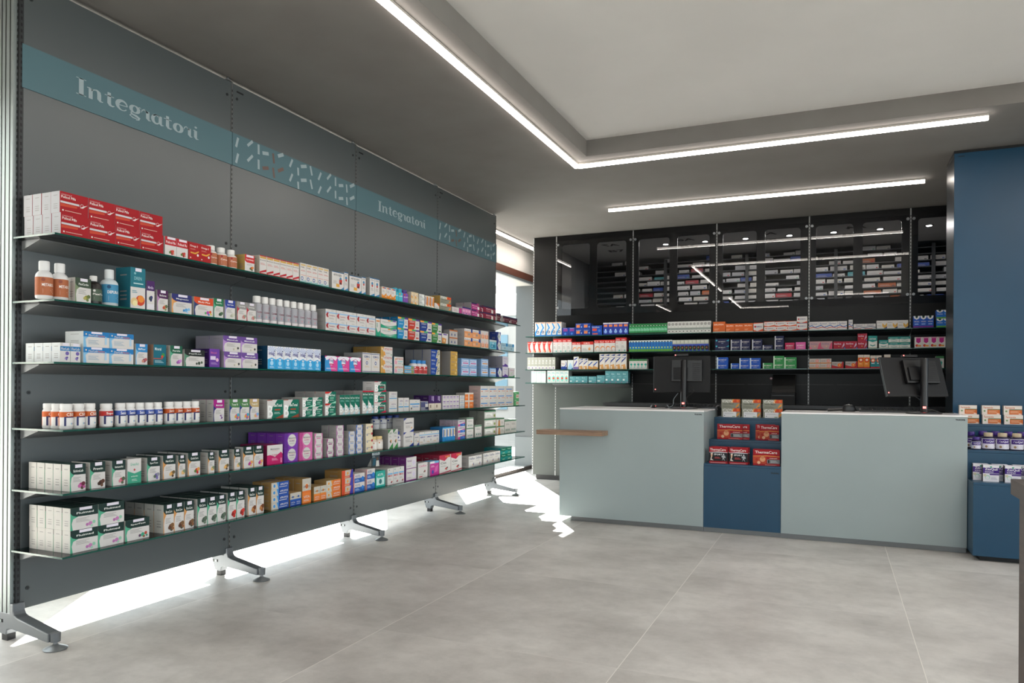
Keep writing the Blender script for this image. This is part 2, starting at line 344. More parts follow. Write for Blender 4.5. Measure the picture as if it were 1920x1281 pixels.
D = {
 'prenatal': simple('A00818', 'A9A9AD', '8C1220', R(0, .93, .5, .97, 'A80E1E'), T(.05, .84, .42, .9, 'CARDIOLIP', 'D9A9A9'), T(.05, .7, .55, .82, 'Policol Pills', 'F1E6E4'), R(.02, .47, .68, .56, 'C9C6CA'),
      P([(.02, .3), (.6, .34), (.6, .44), (.02, .44)], 'C2452E'), C(.78, .5, .1, 'D8CFCF'), C(.78, .5, .085, 'A80E1E'), P([(.7, .4), (.82, .44), (.98, .6), (.8, .5)], 'E4D8D8'), R(.08, .1, .13, .17, 'E4D8D8'), R(.17, .12, .75, .15, 'D8A8A0')),
 'redtop': simple(WH, 'C4C0BE', 'B3202A', R(0, .55, 1, 1, 'B3202A'), R(.2, .87, .9, .99, 'E2DCE8'), T(.1, .64, .9, .78, 'Policol flu', 'F4E8E8'), *fruit(.55, .2, .1, ['A3312B', 'C2453A', '5E7A3C', '8F2A2A', 'D0705A'])),
 'redsmall': simple('A5141C', 'B8402E', '8C1220', T(.1, .72, .8, .86, 'Omega 3', 'E8D9D4'), P([(.15, .38), (.6, .36), (.9, .5), (.88, .56), (.55, .44), (.15, .46)], 'D9A23F'), C(.8, .32, .07, 'E6E3E0'), Ls(.12, .6, .6, .66, 2, 'D89A8A'), R(.1, .1, .2, .16, 'E8D9D4')),
 'redtop2': simple(WH, 'BFA05A', 'B3202A', P([(0, 1), (0, .62), (.2, .52), (1, .52), (1, 1)], 'BF2A2C'), R(.15, .85, .9, .98, 'E2DCE8'), T(.1, .64, .9, .75, 'Cardiolip', 'F4E8E8'), Ls(.2, .36, .8, .46, 2), *fruit(.68, .2, .1, ['C0452E', 'D9883A', '4F6B3C', '3F5A34'])),
 'goldred': simple(WH, 'C9BFB2', 'B3202A', R(0, .95, 1, 1, 'B3202A'), P([(.05, .84), (.95, .84), (.95, .94), (.05, .94)], 'C9A24E'), T(.05, .7, .95, .78, 'Bromel plus', '3A3A3A'), Ls(.1, .5, .9, .62, 3, 'C77A72'), P([(0, .04), (0, .12), (1, .28), (1, .16)], 'B3202A'), R(0, 0, 1, .05, 'B3202A')),
 'goldblue': simple(WH, 'C9C5C2', 'A9C4C8', R(.1, .86, .9, .95, 'CDB27A'), T(.1, .74, .7, .82, 'NeoMag', '3A3A3A'), Ls(.1, .58, .9, .66, 2, 'C0504A'), R(.1, .36, .95, .38, 'D0705A'), C(.32, .2, .1, '2E5A9E'), C(.32, .2, .06, WH), P([(0, 0), (1, .02), (1, .12), (0, .05)], '8FB9BE')),
 'artro': simple(WH, 'A9A7A4', '3F6E8E', R(0, .96, 1, 1, '2F6C99'), T(.12, .76, .8, .88, 'ARTROGEN', '2A2A2E'), Ls(.1, .3, .45, .5, 5), C(.72, .62, .1, '3A7FA8'), P([(.6, .3), (.82, .3), (.86, .58), (.6, .58)], 'B5382E'), C(.72, .36, .07, '2A2A2E'), R(.35, .12, .62, .3, 'D9A23F'), P([(.7, 0), (1, 0), (1, .18)], '3A7FB0')),
 'artron': simple(WH, 'A9A7A4', '3F6E8E', R(0, .95, 1, 1, '2F6C99'), T(.15, .84, .85, .9, 'ARTRO', '2A2A2E'), C(.5, .68, .09, '3A7FA8'), C(.5, .56, .07, 'B5382E'), Ls(.2, .3, .8, .46, 4), P([(0, 0), (1, 0), (1, .16)], '3A7FB0')),
 'supraor': simple(WH, 'D2C6B8', OFF, R(.1, .86, .35, .95, 'D9853A'), R(.35, .86, .6, .95, 'B5382E'), R(.6, .86, .9, .95, '3A5F9E'), P([(0, 0), (.4, 0), (1, .3), (1, .5), (.45, .25), (0, .35)], 'DE8F36'), R(0, .02, 1, .16, 'C9781F'), Ls(.15, .55, .6, .75, 3)),
 'beige': simple('D8C6A4', 'B9B2A4', 'CBB88F', P([(0, 0), (.5, 0), (.3, .5), (0, .4)], 'DDA35C'), C(.35, .55, .25, 'E4D2B4'), T(.3, .4, .85, .55, 'BioVit', '7A6AA0'), Ls(.3, .2, .8, .3, 2)),
 'greybox': simple('C9CCC9', '8F8F8C', 'B9BCB9', R(.5, .3, 1, 1, 'E3E4E2'), T(.1, .45, .7, .62, 'Vitalux', '5F6A8C'), C(.75, .3, .15, 'A9BFB9')),
 'orstripe': simple('DCD6CC', '8F8A84', 'D8894A', P([(.4, .2), (1, .1), (1, .9), (.6, .95)], 'D9853A'), R(.15, .2, .32, .85, '5A4E8C'), R(.0, .0, 1, .06, 'C9C4BC')),
 'orcorner': simple(WH, 'BBB7B2', 'D9782E', P([(.4, 1), (1, .45), (1, 1)], 'D9682E'), Ls(.1, .15, .8, .35, 3)),
 'vitadyn': simple('8E9082', 'B08E48', 'A08A5A', R(.6, .62, 1, 1, 'D14A26'), P([(.52, .62), (.62, .62), (.7, 1), (.6, 1)], 'DE8F36'), T(.04, .62, .6, .94, 'VITADYN', 'F6F6F2'), C(.88, .82, .13, 'E0742E'), T(.1, .42, .66, .54, 'Vitamine e Minerali', '33332E'), P([(.75, .1), (.85, .1), (1, .5), (.9, .5)], 'DE8F36'), Ls(.08, .08, .6, .3, 3, '6E6F64'), R(.84, .06, .96, .14, '5A5B52')),
 'pinkend': simple(WH, 'CFC6CC', OFF, R(.7, 0, 1, 1, 'B0357E'), Ls(.1, .3, .6, .8, 4, 'B98A9A')),
 'pinkblue': simple('D07AB0', 'C2B6C4', '2A2E6E', R(0, .8, 1, 1, '2A2E6E'), R(.1, .35, .9, .65, 'E4A6C8'), R(.2, .1, .6, .2, '3A5F9E')),
 'magenta': simple('A62F78', '9A9496', '2A2250', R(0, .82, .65, 1, '26285A'), T(.1, .48, .75, .68, 'Mamavit', 'EBC6DA'), R(.15, .2, .7, .3, 'D88AB8'), R(.75, .1, 1, .5, 'E3E0DE'), C(.9, .8, .12, '5E7A3C')),
 'crimson': simple('7E1B38', '8A2A40', '26285A', R(0, .8, 1, 1, '22244E'), T(.3, .5, .85, .68, 'Multivit', 'E4C2C8'), Ls(.3, .2, .7, .4, 2, 'C88A96'), R(.8, .05, 1, .6, 'DCD6D2')),
 'maroon': simple('561627', 'B9B4B4', '1F1F44', R(0, .78, 1, 1, '1F1F44'), T(.25, .45, .8, .62, 'Uomo', 'D0AEB0'), R(.05, .1, .16, .6, 'BDB8B4'), Ls(.3, .2, .7, .35, 2, 'A0707A'), R(.85, .1, .97, .4, 'D6D0CC')),
 'tealfruit': simple(WH, '1F6472', '1F6472', R(0, .52, 1, 1, '1F7080'), R(.32, .91, .74, .99, 'E2DCE8'), C(.3, .86, .03, '7FB5BE'), T(.25, .7, .75, .78, 'DREN', '8FC0C8'), R(.2, .6, .85, .625, 'BFDDE0'), Ls(.1, .38, .45, .46, 2, '4A90A0'), C(.66, .2, .13, 'C8452A'), C(.7, .24, .09, 'E08A3A'), C(.25, .16, .1, 'D8C08A'), C(.3, .12, .07, 'E8DCA8')),
 'berry': simple(WH, '8A7A9A', '4A2A6A', R(0, .66, 1, 1, '44205E'), T(.15, .72, .85, .82, 'Mirtillo', 'D8C8E4'), *fruit(.5, .4, .07, ['2A2A55', '3A3A6E', '2E4A3A', '26265A']), R(.1, .03, .9, .2, 'DDD9E2')),
 'florsm': simple(WH, 'C9CDCF', 'C9CDCF', R(0, .58, 1, .82, '1F74AE'), T(.1, .62, .9, .76, 'FlorLab', WH), R(.25, .84, .85, .98, 'E2DCE8'), C(.7, .45, .1, '6A5AA0'), *fruit(.6, .2, .07, ['7A6AAE', '5A4A94', '9A8AC0', '6A5AA0'])),
 'flor': simple(WH, 'C9CDCE', '2A80BC', R(0, .66, 1, 1, '1F78B8'), P([(0, 0), (.12, 0), (.08, .5), (.2, .66), (0, .66)], '7FB6DA'), R(.3, .86, .72, .99, 'E2DCE8'), T(.2, .7, .55, .82, 'FlorLab', WH), T(.57, .7, .82, .8, 'Bambini', 'D87A5A'), C(.1, .82, .05, 'E8D8C0'), Ls(.18, .2, .6, .5, 4, '8FA8BC'), R(.82, .2, .9, .62, 'A9CBE4'), C(.86, .66, .06, '8FBCE0')),
 'tealbox': simple('0F6478', '9A7A66', '0D5566', T(.1, .72, .6, .86, 'Mineral', 'D9E8EA'), C(.75, .5, .1, '3F8A4A'), C(.68, .42, .07, 'C0452E'), R(0, .3, .7, .34, 'B04A3A'), Ls(.1, .12, .8, .26, 3, 'A9CDD4')),
 'violetbox': simple('6A3C9C', '3A1E5E', '4A2A78', T(.15, .74, .7, .84, 'Biocal', 'D06A9A'), R(.1, .4, .6, .6, 'D8CCE4'), C(.75, .4, .1, 'E0B0D0'), Ls(.15, .15, .8, .28, 3, 'B9A0D4')),
 'mag': simple('E4E6EC', '123E5C', 'B9C4D0', *[P([(.5, .85), (.5 + .5 * math.cos(a), .85 + .14 * math.sin(a) * 1), (.5 + .5 * math.cos(a + .22), .85 + .14 * math.sin(a + .22))], '8FA6DA') for a in [k * .63 for k in range(10)]],
      T(.15, .56, .85, .72, 'mag', '3E3F8E'), C(.82, .78, .03, '2A2A5A'), P([(0, 0), (1, 0), (1, .42), (.5, .5), (0, .42)], '3AA2DA'), P([(.3, .44), (.7, .44), (.5, .36)], 'E4E6EC'), C(.5, .26, .1, 'A9D4F0'), Ls(.25, .06, .8, .14, 2, 'D4EAF6')),
 'magpink': simple('D84A94', '164A70', '164A70', P([(0, 0), (.5, 0), (.3, .75), (0, .85)], '3A92D0'), P([(.2, 1), (.0, .9), (.12, .7), (.5, .9), (.85, .7), (1, .92), (.8, 1)], 'E8E8F0'), C(.5, .62, .24, 'E6E8F2'), T(.32, .55, .7, .76, 'mag', '3E3F8E'), R(.35, .42, .68, .5, 'C8306A'), Ls(.1, .14, .9, .24, 2, 'E8D8EC')),
 'remag': simple(WH, '9C9A98', 'B9B7B4', R(0, .93, 1, .96, '2A3F78'), T(.2, .74, .85, .86, 'REMAG', '3A4A7E'), T(.4, .64, .75, .71, '400', 'D9A26A'), C(.5, .48, .09, '2A3F78'), C(.5, .48, .05, 'D8DCE8'), Ls(.25, .26, .8, .36, 3, 'C9B48A'), R(0, .03, 1, .06, '2A3F78')),
 'vitagold': simple(WH, '9A7A42', 'A88A52', P([(0, 0), (.3, 0), (.18, .6), (.3, 1), (0, 1)], 'C49A52'), C(.12, .75, .12, 'E8DCC8'), T(.3, .62, .95, .86, 'VITADYN', 'C2452E'), P([(.25, .0), (.4, 0), (.35, .4), (.22, .5)], 'DE9A4A'), Ls(.42, .2, .85, .4, 3), R(.85, .08, .95, .16, '5A9A5A')),
 'vitapink': simple(WH, '3F6E86', 'B9D0D8', T(.25, .62, .95, .86, 'VITADYN', 'C2452E'), C(.18, .7, .14, 'D89A5A'), R(.08, .1, .18, .55, 'E08AA8'), R(.22, .1, .3, .5, 'DE7AA0'), R(.4, .4, .9, .48, '6ABCC8'), Ls(.4, .15, .8, .3, 2), R(.85, .08, .95, .16, '5A9A5A')),
 'skyor': simple('4AA0CC', 'B98A5A', '4AA0CC', T(.1, .4, .7, .75, 'BioScalin', WH), R(.7, .2, .95, .9, '8A9A5A'), R(0, 0, 1, .15, 'D9853A')),
 'bluepat': simple('1C459A', '8F8E92', '173A80', P([(.55, 0), (1, 0), (1, 1), (.75, 1)], 'C9C4AE'), *[C(.82 + .08 * math.cos(k), .5 + .3 * math.sin(k * 1.7), .1, c) for k, c in enumerate(['5A6A4A', '8A7A4A', '3A4A6A', 'A08A5A', '4A5A3A'])], T(.08, .62, .5, .82, 'Multilab', WH), Ls(.08, .2, .5, .45, 3, 'A9BCE4')),
 'goldbox': simple('BF9A4E', '8A8684', 'A8863E', T(.15, .6, .6, .75, 'Armolipid', '5A62A0'), C(.75, .3, .16, 'E0CFA0'), C(.75, .3, .08, 'BF9A4E'), C(.85, .7, .1, 'E0CFA0'), Ls(.12, .2, .5, .35, 2, '8A6A2E')),
 'lbpink': simple('7FA8D4', '7396BE', '6F96C4', R(.1, .25, .95, .85, 'C6D6EC'), T(.15, .62, .8, .76, 'Biosalin', '5A5AA0'), R(.2, .4, .9, .52, 'C85A94'), R(.05, .1, .15, .3, 'E4C0D4'), Ls(.2, .06, .8, .18, 2, WH)),
 'lbor': simple('7FA8D4', '7396BE', '6F96C4', R(.1, .25, .95, .85, 'C6D6EC'), T(.15, .62, .8, .76, 'Biosalin', '5A5AA0'), R(.2, .4, .9, .52, 'D9924A'), Ls(.2, .06, .8, .18, 2, WH)),
 'purpfoot': simple('D4D0DC', '8C8A96', 'C9C6D4', P([(0, 0), (1, 0), (1, .12), (.5, .3), (.2, .12), (0, .15)], '5A3A96'), C(.4, .42, .16, 'B9A8D8'), C(.4, .42, .1, 'E0DCEA'), T(.2, .72, .85, .82, 'Donna', '8A7AC0')),
 'greenfoot': simple('D6D2D6', '9C9A9E', 'C9C6CC', P([(0, 0), (1, 0), (1, .25), (.6, .1), (0, .12)], '3F8A5A'), C(.4, .4, .14, 'C0D4B8'), T(.2, .72, .85, .82, 'Menta', 'C07A9A'), C(.6, .5, .06, 'D8A0B0')),
 'wblue': simple(WH, '9F9D9A', OFF, R(.05, .3, .95, .38, '4A9ACC'), T(.3, .72, .85, .84, 'idro', '5A4A8C'), Ls(.15, .5, .7, .65, 2, '8FB0C8'), R(.1, .08, .5, .14, 'C9D8E0')),
 'wbluew': simple(WH, '9F9D9A', OFF, R(.05, .55, .95, .66, '3A92CC'), T(.25, .3, .85, .48, 'Sidernet', '3A7FB8'), C(.18, .22, .1, '3A3A3A'), C(.6, .82, .05, '5AAA7A')),
 'greynavy': simple('8A8A9A', '8F8D8A', OFF, R(0, .35, .6, .9, '4A4E78'), P([(.6, .5), (.75, .9), (.85, .6)], '2A5AA8'), R(.6, .35, 1, .7, WH), R(.62, .1, .8, .35, '2A2A50'), R(.82, .1, 1, .35, '2A2A50')),
 'violetdk': simple('3E1F5C', '33184E', '2A1440', R(0, 0, 1, .45, 'D8CDBE'), R(.5, .65, .6, .95, 'C9B8DA'), R(.7, .6, .8, .95, 'C9B8DA'), R(.2, .15, .4, .35, '8A7A6A')),
 'tinypurp': simple(WH, 'B0ADB4', 'C9C6CC', R(.2, .55, .9, .72, '7A4AA6'), R(.2, .25, .9, .35, 'A58AC6')),
 'orcross': simple('DE7A3A', '9F9A96', OFF, R(.38, 0, .52, 1, WH), R(0, .8, 1, 1, WH), Ls(.06, .3, .34, .55, 2, 'F2C6A4'), Ls(.58, .3, .9, .55, 2, 'F2C6A4')),
 'swstripe': simple(WH, 'C2A8A4', OFF, R(.05, .46, .82, .58, '3F8AD0'), P([(.75, .46), (.9, .46), (.82, .58)], WH), T(.5, .2, .9, .36, 'Swisse', 'D0603A'), R(.1, .15, .22, .3, 'D87A5A'), C(.72, .84, .06, '5AAA7A')),
 'greensm': simple('5AA66E', '3A7A52', '4A8F60', R(.4, .05, 1, .6, 'D8D8C8'), C(.6, .35, .15, 'C84A3A'), C(.8, .35, .12, 'C84A3A'), Ls(.1, .7, .6, .85, 2, 'C9E4CC')),
 'greenact': simple(WH, 'C9C7C4', OFF, P([(0, 0), (1, 0), (1, .48), (.5, .4), (0, .52)], '3F9C80'), T(.2, .72, .82, .84, 'GreenAct', '5FAE94'), C(.5, .55, .09, WH), R(.47, .5, .53, .6, 'B82A30'), R(.42, .535, .58, .565, 'B82A30'), T(.25, .26, .75, .32, 'antiacido', 'D4EAE0'), Ls(.3, .1, .7, .2, 2, 'C4E0D6')),
 'multimag': simple('B81E62', '7E1A48', '9A2058', P([(0, 1), (0, .48), (.2, .5), (.5, .38), (.9, .62), (1, .5), (1, 1)], WH), T(.22, .74, .8, .84, 'Multivitaminico', '4A4A4A'), R(.3, .69, .7, .7, 'D06A3A'), T(.3, .42, .75, .52, 'DONNA', 'B81E62') , Ls(.3, .2, .7, .34, 3, 'EBB0CC'), R(.86, .05, .95, .3, 'D88AB0')),
 'multipurp': multi('7A3CA8', '5E2A8C'), 'multipink': multi('D070A8', 'B8488A', 'C04A8A'),
 'multipinks': multis('D070A8'), 'multimags': multis('8A2A70'), 'multimauve': multis('B07AA8'), 'multiblue': multis('6A8AC8'), 'multiblue2': multis('2F6AC0'),
 'multicream': simple('E0D4B8', 'A9A59E', 'D4CBB0', C(.22, .45, .16, '2A4A8C'), C(.22, .45, .09, WH), C(.9, .55, .2, 'B8283A'), T(.36, .5, .75, .62, 'Multi', '6A6A6A')),
 'thistle': simple(WH, '8C8A88', 'B9C4B4', P([(0, 1), (0, .8), (.6, 1)], '3F7A4A'), P([(.2, 0), (1, 0), (1, .3)], '3F8A4E'), T(.15, .76, .8, .86, 'CARDO', '3F7A4A'), Ls(.15, .6, .7, .7, 2), *fruit(.5, .38, .07, ['5A4A7E', 'C88A4A', '4A6A4A', '7A5A94', 'D09A5A'])),
 'susplus': tri('2A3F8C', 'SustenioPlus'),
 'somno': simple(WH, 'BDBAB6', OFF, R(0, .72, 1, .78, '5AA6D8'), T(.1, .5, .85, .64, 'SAMAGO', '3F4A94'), C(.7, .3, .09, '7A7A7A'), C(.7, .3, .05, WH), Ls(.1, .12, .5, .25, 2, 'C9A06A'), C(.75, .9, .05, '5AAA7A')),
 'bluey': simple(WH, '2A6EA6', '3A86BE', R(0, 0, 1, .3, '2A8ACC'), R(.25, .3, .6, .85, '2A6EB8'), R(.62, .4, .8, .8, 'D9B23A'), R(0, .9, 1, 1, '3A9AD0')),
 'somnop': simple(WH, 'B9A8B4', 'A9D0DC', P([(0, 0), (.3, 0), (1, .4), (1, .6), (0, .3)], 'C84A94'), R(.3, .0, 1, .4, '3A72C0'), T(.1, .62, .9, .85, 'SAMAGO', '4A3F94'), C(.75, .25, .12, '8FB0E0')),
 'whgreen': simple(WH, '8C8F88', '7FA08A', R(0, .88, 1, .97, '3F7A5A'), Ls(.2, .6, .8, .75, 2), R(.2, .15, .3, .3, '2A7A6A'), R(.45, .15, .55, .3, '2A7A6A'), R(.7, .15, .8, .3, '2A7A6A')),
 'whgreenw': simple(WH, '7E8078', '3F7A5A', R(0, .85, 1, 1, '3F7A5A'), R(.1, .3, .7, .7, 'EDEDEA'), Ls(.15, .35, .6, .55, 3), R(.8, .2, .95, .5, '8A9A5A'), R(0, 0, 1, .1, '8F9A8A')),
 'whtan': simple(WH, 'C08A7A', '8FA08A', R(0, .85, 1, 1, '4A7A5A'), P([(.2, 0), (.5, 0), (.45, .7), (.25, .7)], 'C08A5A'), C(.35, .72, .12, '6A3A2A'), Ls(.6, .3, .9, .6, 3)),
 'apro_blue': apro('4A92D0', '1C4A9E'), 'apro_of': apro('DE9A4A', 'D9702A'), 'apro_bs': apro('1F5CAE', '1C4A9E', True), 'apro_ot': apro('D9702A', 'DE7A34', True), 'apro_os': apro('DE8A3A', 'DE7A34', True),
 'apro_ob': simple('D9682A', '94703E', 'A0783E', P([(.7, 0), (1, 0), (1, 1), (.85, 1)], '3A3AA6'), P([(0, 0), (.2, 0), (.35, 1), (0, 1)], 'D04A2A'), P([(.3, .3), (.7, .3), (.8, 1), (.3, 1)], 'BDB8AE'), C(.52, .6, .2, 'DE9A4A'), T(.28, .08, .66, .2, 'APROPOS', WH)),
 'acutil': simple(WH, 'C2A9A9', OFF, R(.08, 0, 1, .5, '1F5CA8'), C(.82, .42, .22, '2A7AC8'), T(.15, .62, .6, .84, 'ACUTIL', '3A4A94'), Ls(.15, .15, .55, .4, 3, 'BFD4F0'), R(0, 0, .06, 1, 'C24A5A')),
 'tealtray': simple('1FA094', '18897E', '18897E', R(.1, .12, .9, .6, 'BFE0DC'), C(.5, .34, .16, '2A6E74'), T(.2, .7, .8, .84, 'ACUTIL', 'E6F4F2'), P([(0, .75), (.3, .62), (.7, .62), (1, .75), (1, .66), (.7, .56), (.3, .56), (0, .66)], '3FC0B0')),
 'wred': simple(WH, 'B9B5B2', OFF, C(.3, .9, .05, '5AAA7A'), R(.02, .62, .9, .7, '6AAEDC'), T(.1, .48, .85, .6, 'IMMUNO', 'B8283A'), Ls(.15, .28, .7, .4, 3), *fruit(.7, .14, .06, ['8A2A3A', 'C0452E', '5A2A4A'])),
 'purpspiral': simple(WH, '6A2A70', '7E3A86', C(.75, .5, .3, 'D8CCE4'), C(.75, .5, .22, WH), C(.75, .5, .14, 'CFC0E0'), T(.1, .6, .5, .78, 'Femal', '8A3A8C'), Ls(.1, .2, .5, .32, 2, 'B088B8'), R(0, 0, 1, .06, '8A3A8C')),
 'tallpink': simple(WH, '8F8C8A', OFF, T(.1, .72, .9, .86, 'Cistiflux', 'C8508A'), C(.72, .42, .08, '8A2A3A'), C(.62, .38, .05, '4A6A3A'), Ls(.12, .2, .6, .3, 2), R(.1, .06, .45, .12, 'B8283A')),
 'magblue': simple('B8288A', 'BDB9BC', '6FB0D8', R(.5, .85, 1, 1, '6FB0D8'), R(0, .85, .5, 1, 'E0DEE4'), C(.3, .25, .14, '2F3F9E'), P([(.5, .2), (.8, .25), (.9, .7), (.6, .6)], 'D05AA6'), Ls(.1, .6, .5, .75, 2, 'EBC0DC')),
 'cist': simple(WH, '8F2A3E', '9E1B3A', P([(0, 1), (0, .8), (.45, .66), (1, 1)], 'B81A44'), R(.45, .84, .95, .95, 'B81A44'), T(.5, .85, .9, .93, 'CIST', 'E9C24A'), T(.1, .5, .6, .62, 'Cist', '3A3A3A'), Ls(.1, .36, .6, .44, 2), *fruit(.6, .24, .07, ['B8283A', '4A3A2A', 'C8452E', '6A7A4A']), P([(0, .02), (1, .1), (1, .04), (0, -.0)], 'B81A44')),
 'daflon': simple(WH, 'B5B2AF', OFF, T(.1, .68, .9, .88, 'Daflon', '2F3F6E'), Ls(.1, .5, .7, .6, 2), C(.7, .25, .13, '8A8AA6'), C(.6, .2, .08, 'C8A070'), R(0, 0, 1, .04, 'BFBFC4')),
 'tealgreen': simple('1E8C8A', '1A7A80', '1E8C8A', P([(0, 1), (0, .55), (.5, .4), (1, .55), (1, 1)], '0F6450'), T(.2, .66, .8, .82, 'Tisana', 'D4EAE0'), R(.3, .12, .7, .2, 'E0D8A8')),
 'copper': simple('B9B5B2', '8C8A8C', 'B06A3A', R(0, .82, 1, 1, 'B0683A'), R(.2, .2, .35, .5, '5A6488'), R(.6, .2, .75, .5, '5A6488'), Ls(.1, .6, .8, .72, 2)),
 'peach': simple('E09A66', 'A5A1A0', 'C98A5E', R(0, .72, 1, 1, 'E6E3E0'), T(.08, .76, .7, .9, 'Bioritmon', '4A5A8C'), R(.78, .6, 1, 1, '2F4A94'), C(.55, .4, .2, 'B9AEA6'), C(.55, .4, .14, '8F8884'), Ls(.08, .2, .35, .5, 3, 'F2D0B4')),
 'peachn': simple(WH, 'B9B5B2', OFF, R(.1, .1, .9, .55, 'DE8A5A'), C(.5, .65, .14, 'D84A7A'), R(.4, .2, .6, .8, 'E8C8B8')),
 'cyanbox': simple('6FB6CC', '8FA8B0', '9FC4CE', R(.15, .15, .85, .5, '2A86A8'), R(0, .8, 1, 1, 'BFC9CC'), C(.5, .62, .1, 'D4E8EE'), R(.3, .25, .4, .4, 'D4E8EE')),
 'navyround': simple('DCDCE2', '2A3A7E', '1F2F6A', P([(0, 0), (0, 1), (.5, 1), (.15, .5), (.5, 0)], '26357E'), C(.5, .5, .25, 'C9D4CE'), C(.5, .5, .12, '8A9A94'), P([(1, 1), (1, .6), (.6, 1)], '2A3F8C')),
 'paleblue': simple('A9CCDC', 'B9C6CC', 'C9D8DE', R(.7, .6, 1, 1, '2F8AC4'), T(.08, .64, .65, .8, 'Bioritmon', '4A6A9C'), C(.55, .32, .16, '8FA4AC'), Ls(.08, .15, .4, .4, 3, WH)),
 'cardio': simple(WH, 'A9A7A4', OFF, R(0, .62, 1, .74, '8FB9DC'), P([(.04, .45), (.14, .7), (.24, .45), (.14, .2)], '9A2028'), P([(.16, .62), (.22, .75), (.28, .62), (.22, .5)], 'B84A4A'), P([(.16, .3), (.22, .42), (.28, .3), (.22, .18)], 'B84A4A'), T(.32, .36, .86, .5, 'Cantabria', 'A03A44'), Ls(.3, .1, .8, .26, 2), R(.5, .84, .75, .9, 'B0B4B0')),
 'supragr': simple(WH, 'C0BEBA', OFF, R(.1, .82, .9, .9, 'D9853A'), P([(0, 0), (1, 0), (1, .35), (.5, .2), (0, .5)], '2A9A7A'), R(.2, .5, .35, .75, '3A9A80')),
 'supragrw': simple(WH, 'C0BEBA', '8F9AAE', R(.45, .84, .6, .98, 'D9853A'), R(.6, .84, .75, .98, '3FA66B'), R(.75, .84, .95, .98, '5B3F93'), T(.1, .62, .6, .76, 'Supradyn', '4A8A80'), P([(0, 0), (1, 0), (1, .5), (.6, .28), (.2, .3), (0, .45)], '2A9A7A'), P([(.2, .22), (.6, .2), (.9, .3), (.6, .1)], WH)),
 'jr_blue': jr('1F86BE', '156A96'), 'jr_red': jr('B83A2E', '8E2A22'), 'jr_navy': jr('1C3A86', '14285E'), 'jr_green': jr('3A7A3F', '2E6434'),
 'jr_or': simple(WH, 'B9B5B2', OFF, R(.2, .84, .8, .96, '5B3F93'), P([(0, 0), (.6, 0), (.7, .5), (0, .6)], 'C9884A'), C(.35, .3, .13, 'E4C49A')),
 # behind the counter
 'bk_bluewave': simple(WH, 'B9B7B6', OFF, P([(.3, .95), (.8, .6), (.3, .35), (.2, 0), (0, 0), (0, .3), (.5, .6), (.1, .95)], '2A8ACC'), C(.55, .3, .1, '1F3F6E'), C(.55, .3, .05, WH), R(0, 0, 1, .1, '2F7AC0'), R(.1, .92, .9, .97, 'D98A5A')),
 'bk_bluepink': simple('1E3F96', '162E70', '1A3684', R(.2, .55, .85, .85, '8A3A86'), C(.5, .25, .14, '3F7ACC'), T(.2, .87, .8, .95, 'Nautac', WH)),
 'bk_blueor': simple('1A3C90', '142E6E', '17347E', R(.12, .3, .58, .72, 'E0824A'), T(.1, .78, .7, .92, 'Imodium', WH), C(.8, .4, .12, '6AA0E0'), C(.8, .4, .06, WH)),
 'bk_bluered': simple('1F49A6', '142E6E', '17347E', R(.1, .45, .5, .7, 'D0482E'), T(.08, .76, .75, .9, 'Imodium', WH), C(.75, .45, .14, '3F7ACC'), R(.1, .08, .6, .2, 'D8603A')),
 'bk_bluetall': simple('2A3FA0', '1A2A78', 'D8D8E0', R(0, .9, 1, 1, 'D4D4DC'), R(.15, .66, .85, .84, 'E0824A'), C(.5, .26, .13, '8FB4E8'), C(.5, .42, .06, 'C9DCF4'), R(0, 0, 1, .06, '1A2A78')),
 'bk_green': simple('3A9A5E', '1E5A34', '2A7A44', R(0, .72, 1, 1, '2F7F48'), C(.5, .8, .09, '12301E'), C(.5, .8, .05, 'BFD8C4'), P([(0, .3), (1, .3), (1, .5), (0, .6)], '7FC4A0'), R(0, 0, 1, .14, '1A3A26')),
 'bk_ring': simple('D6D8D4', 'A9AAA8', 'C9CCC9', C(.5, .78, .11, '1C1C20'), C(.5, .78, .08, WH), C(.5, .78, .04, '3A3A40'), R(0, .28, 1, .46, '8F9A94'), R(.35, .12, .65, .2, '2A2A30')),
 'bk_orange': simple('D0642A', '9A4A22', 'B05626', T(.1, .66, .85, .8, 'BRUFEN', 'F4DCCB'), R(.1, .3, .5, .34, 'E9AE8A'), R(.1, .2, .4, .24, 'E9AE8A'), R(0, 0, 1, .08, 'B0B4AC')),
 'bk_orwave': simple(WH, 'B9B5B2', 'D6D2CE', P([(0, .2), (.4, .04), (1, .3), (1, 0), (0, 0)], 'D0542A'), P([(0, 1), (0, .88), (1, .96), (1, 1)], 'D0542A'), C(.18, .55, .12, 'B8303A'), T(.32, .46, .88, .64, 'MOMENDOL', '3A3F7E')),
 'bk_orwaven': simple(WH, 'B9B5B2', OFF, P([(0, .3), (.4, .08), (1, .3), (1, 0), (0, 0)], 'C8502A'), R(0, 0, 1, .08, '26305E'), C(.18, .62, .12, 'B8303A'), T(.32, .54, .88, .7, 'MOMENDOL', '3A3F7E')),
 'bk_zer': simple(WH, 'A9A8A8', OFF, T(.1, .66, .85, .84, 'Zerinol', '3A4A7E'), P([(0, .42), (.3, .5), (.6, .26), (1, .4), (1, .5), (.6, .36), (.3, .6), (0, .52)], '2F6AB0'), P([(0, .2), (.4, .3), (1, .14), (1, .2), (.4, .38), (0, .28)], 'C0502E')),
 'bk_zerl': simple(WH, 'A9A8A8', OFF, T(.2, .62, .8, .84, 'Zerinol', '2A3A6E'), P([(0, .2), (.5, .42), (1, .2), (1, .34), (.5, .52), (0, .32)], '2A3A6E'), R(0, 0, .7, .1, 'C0302E')),
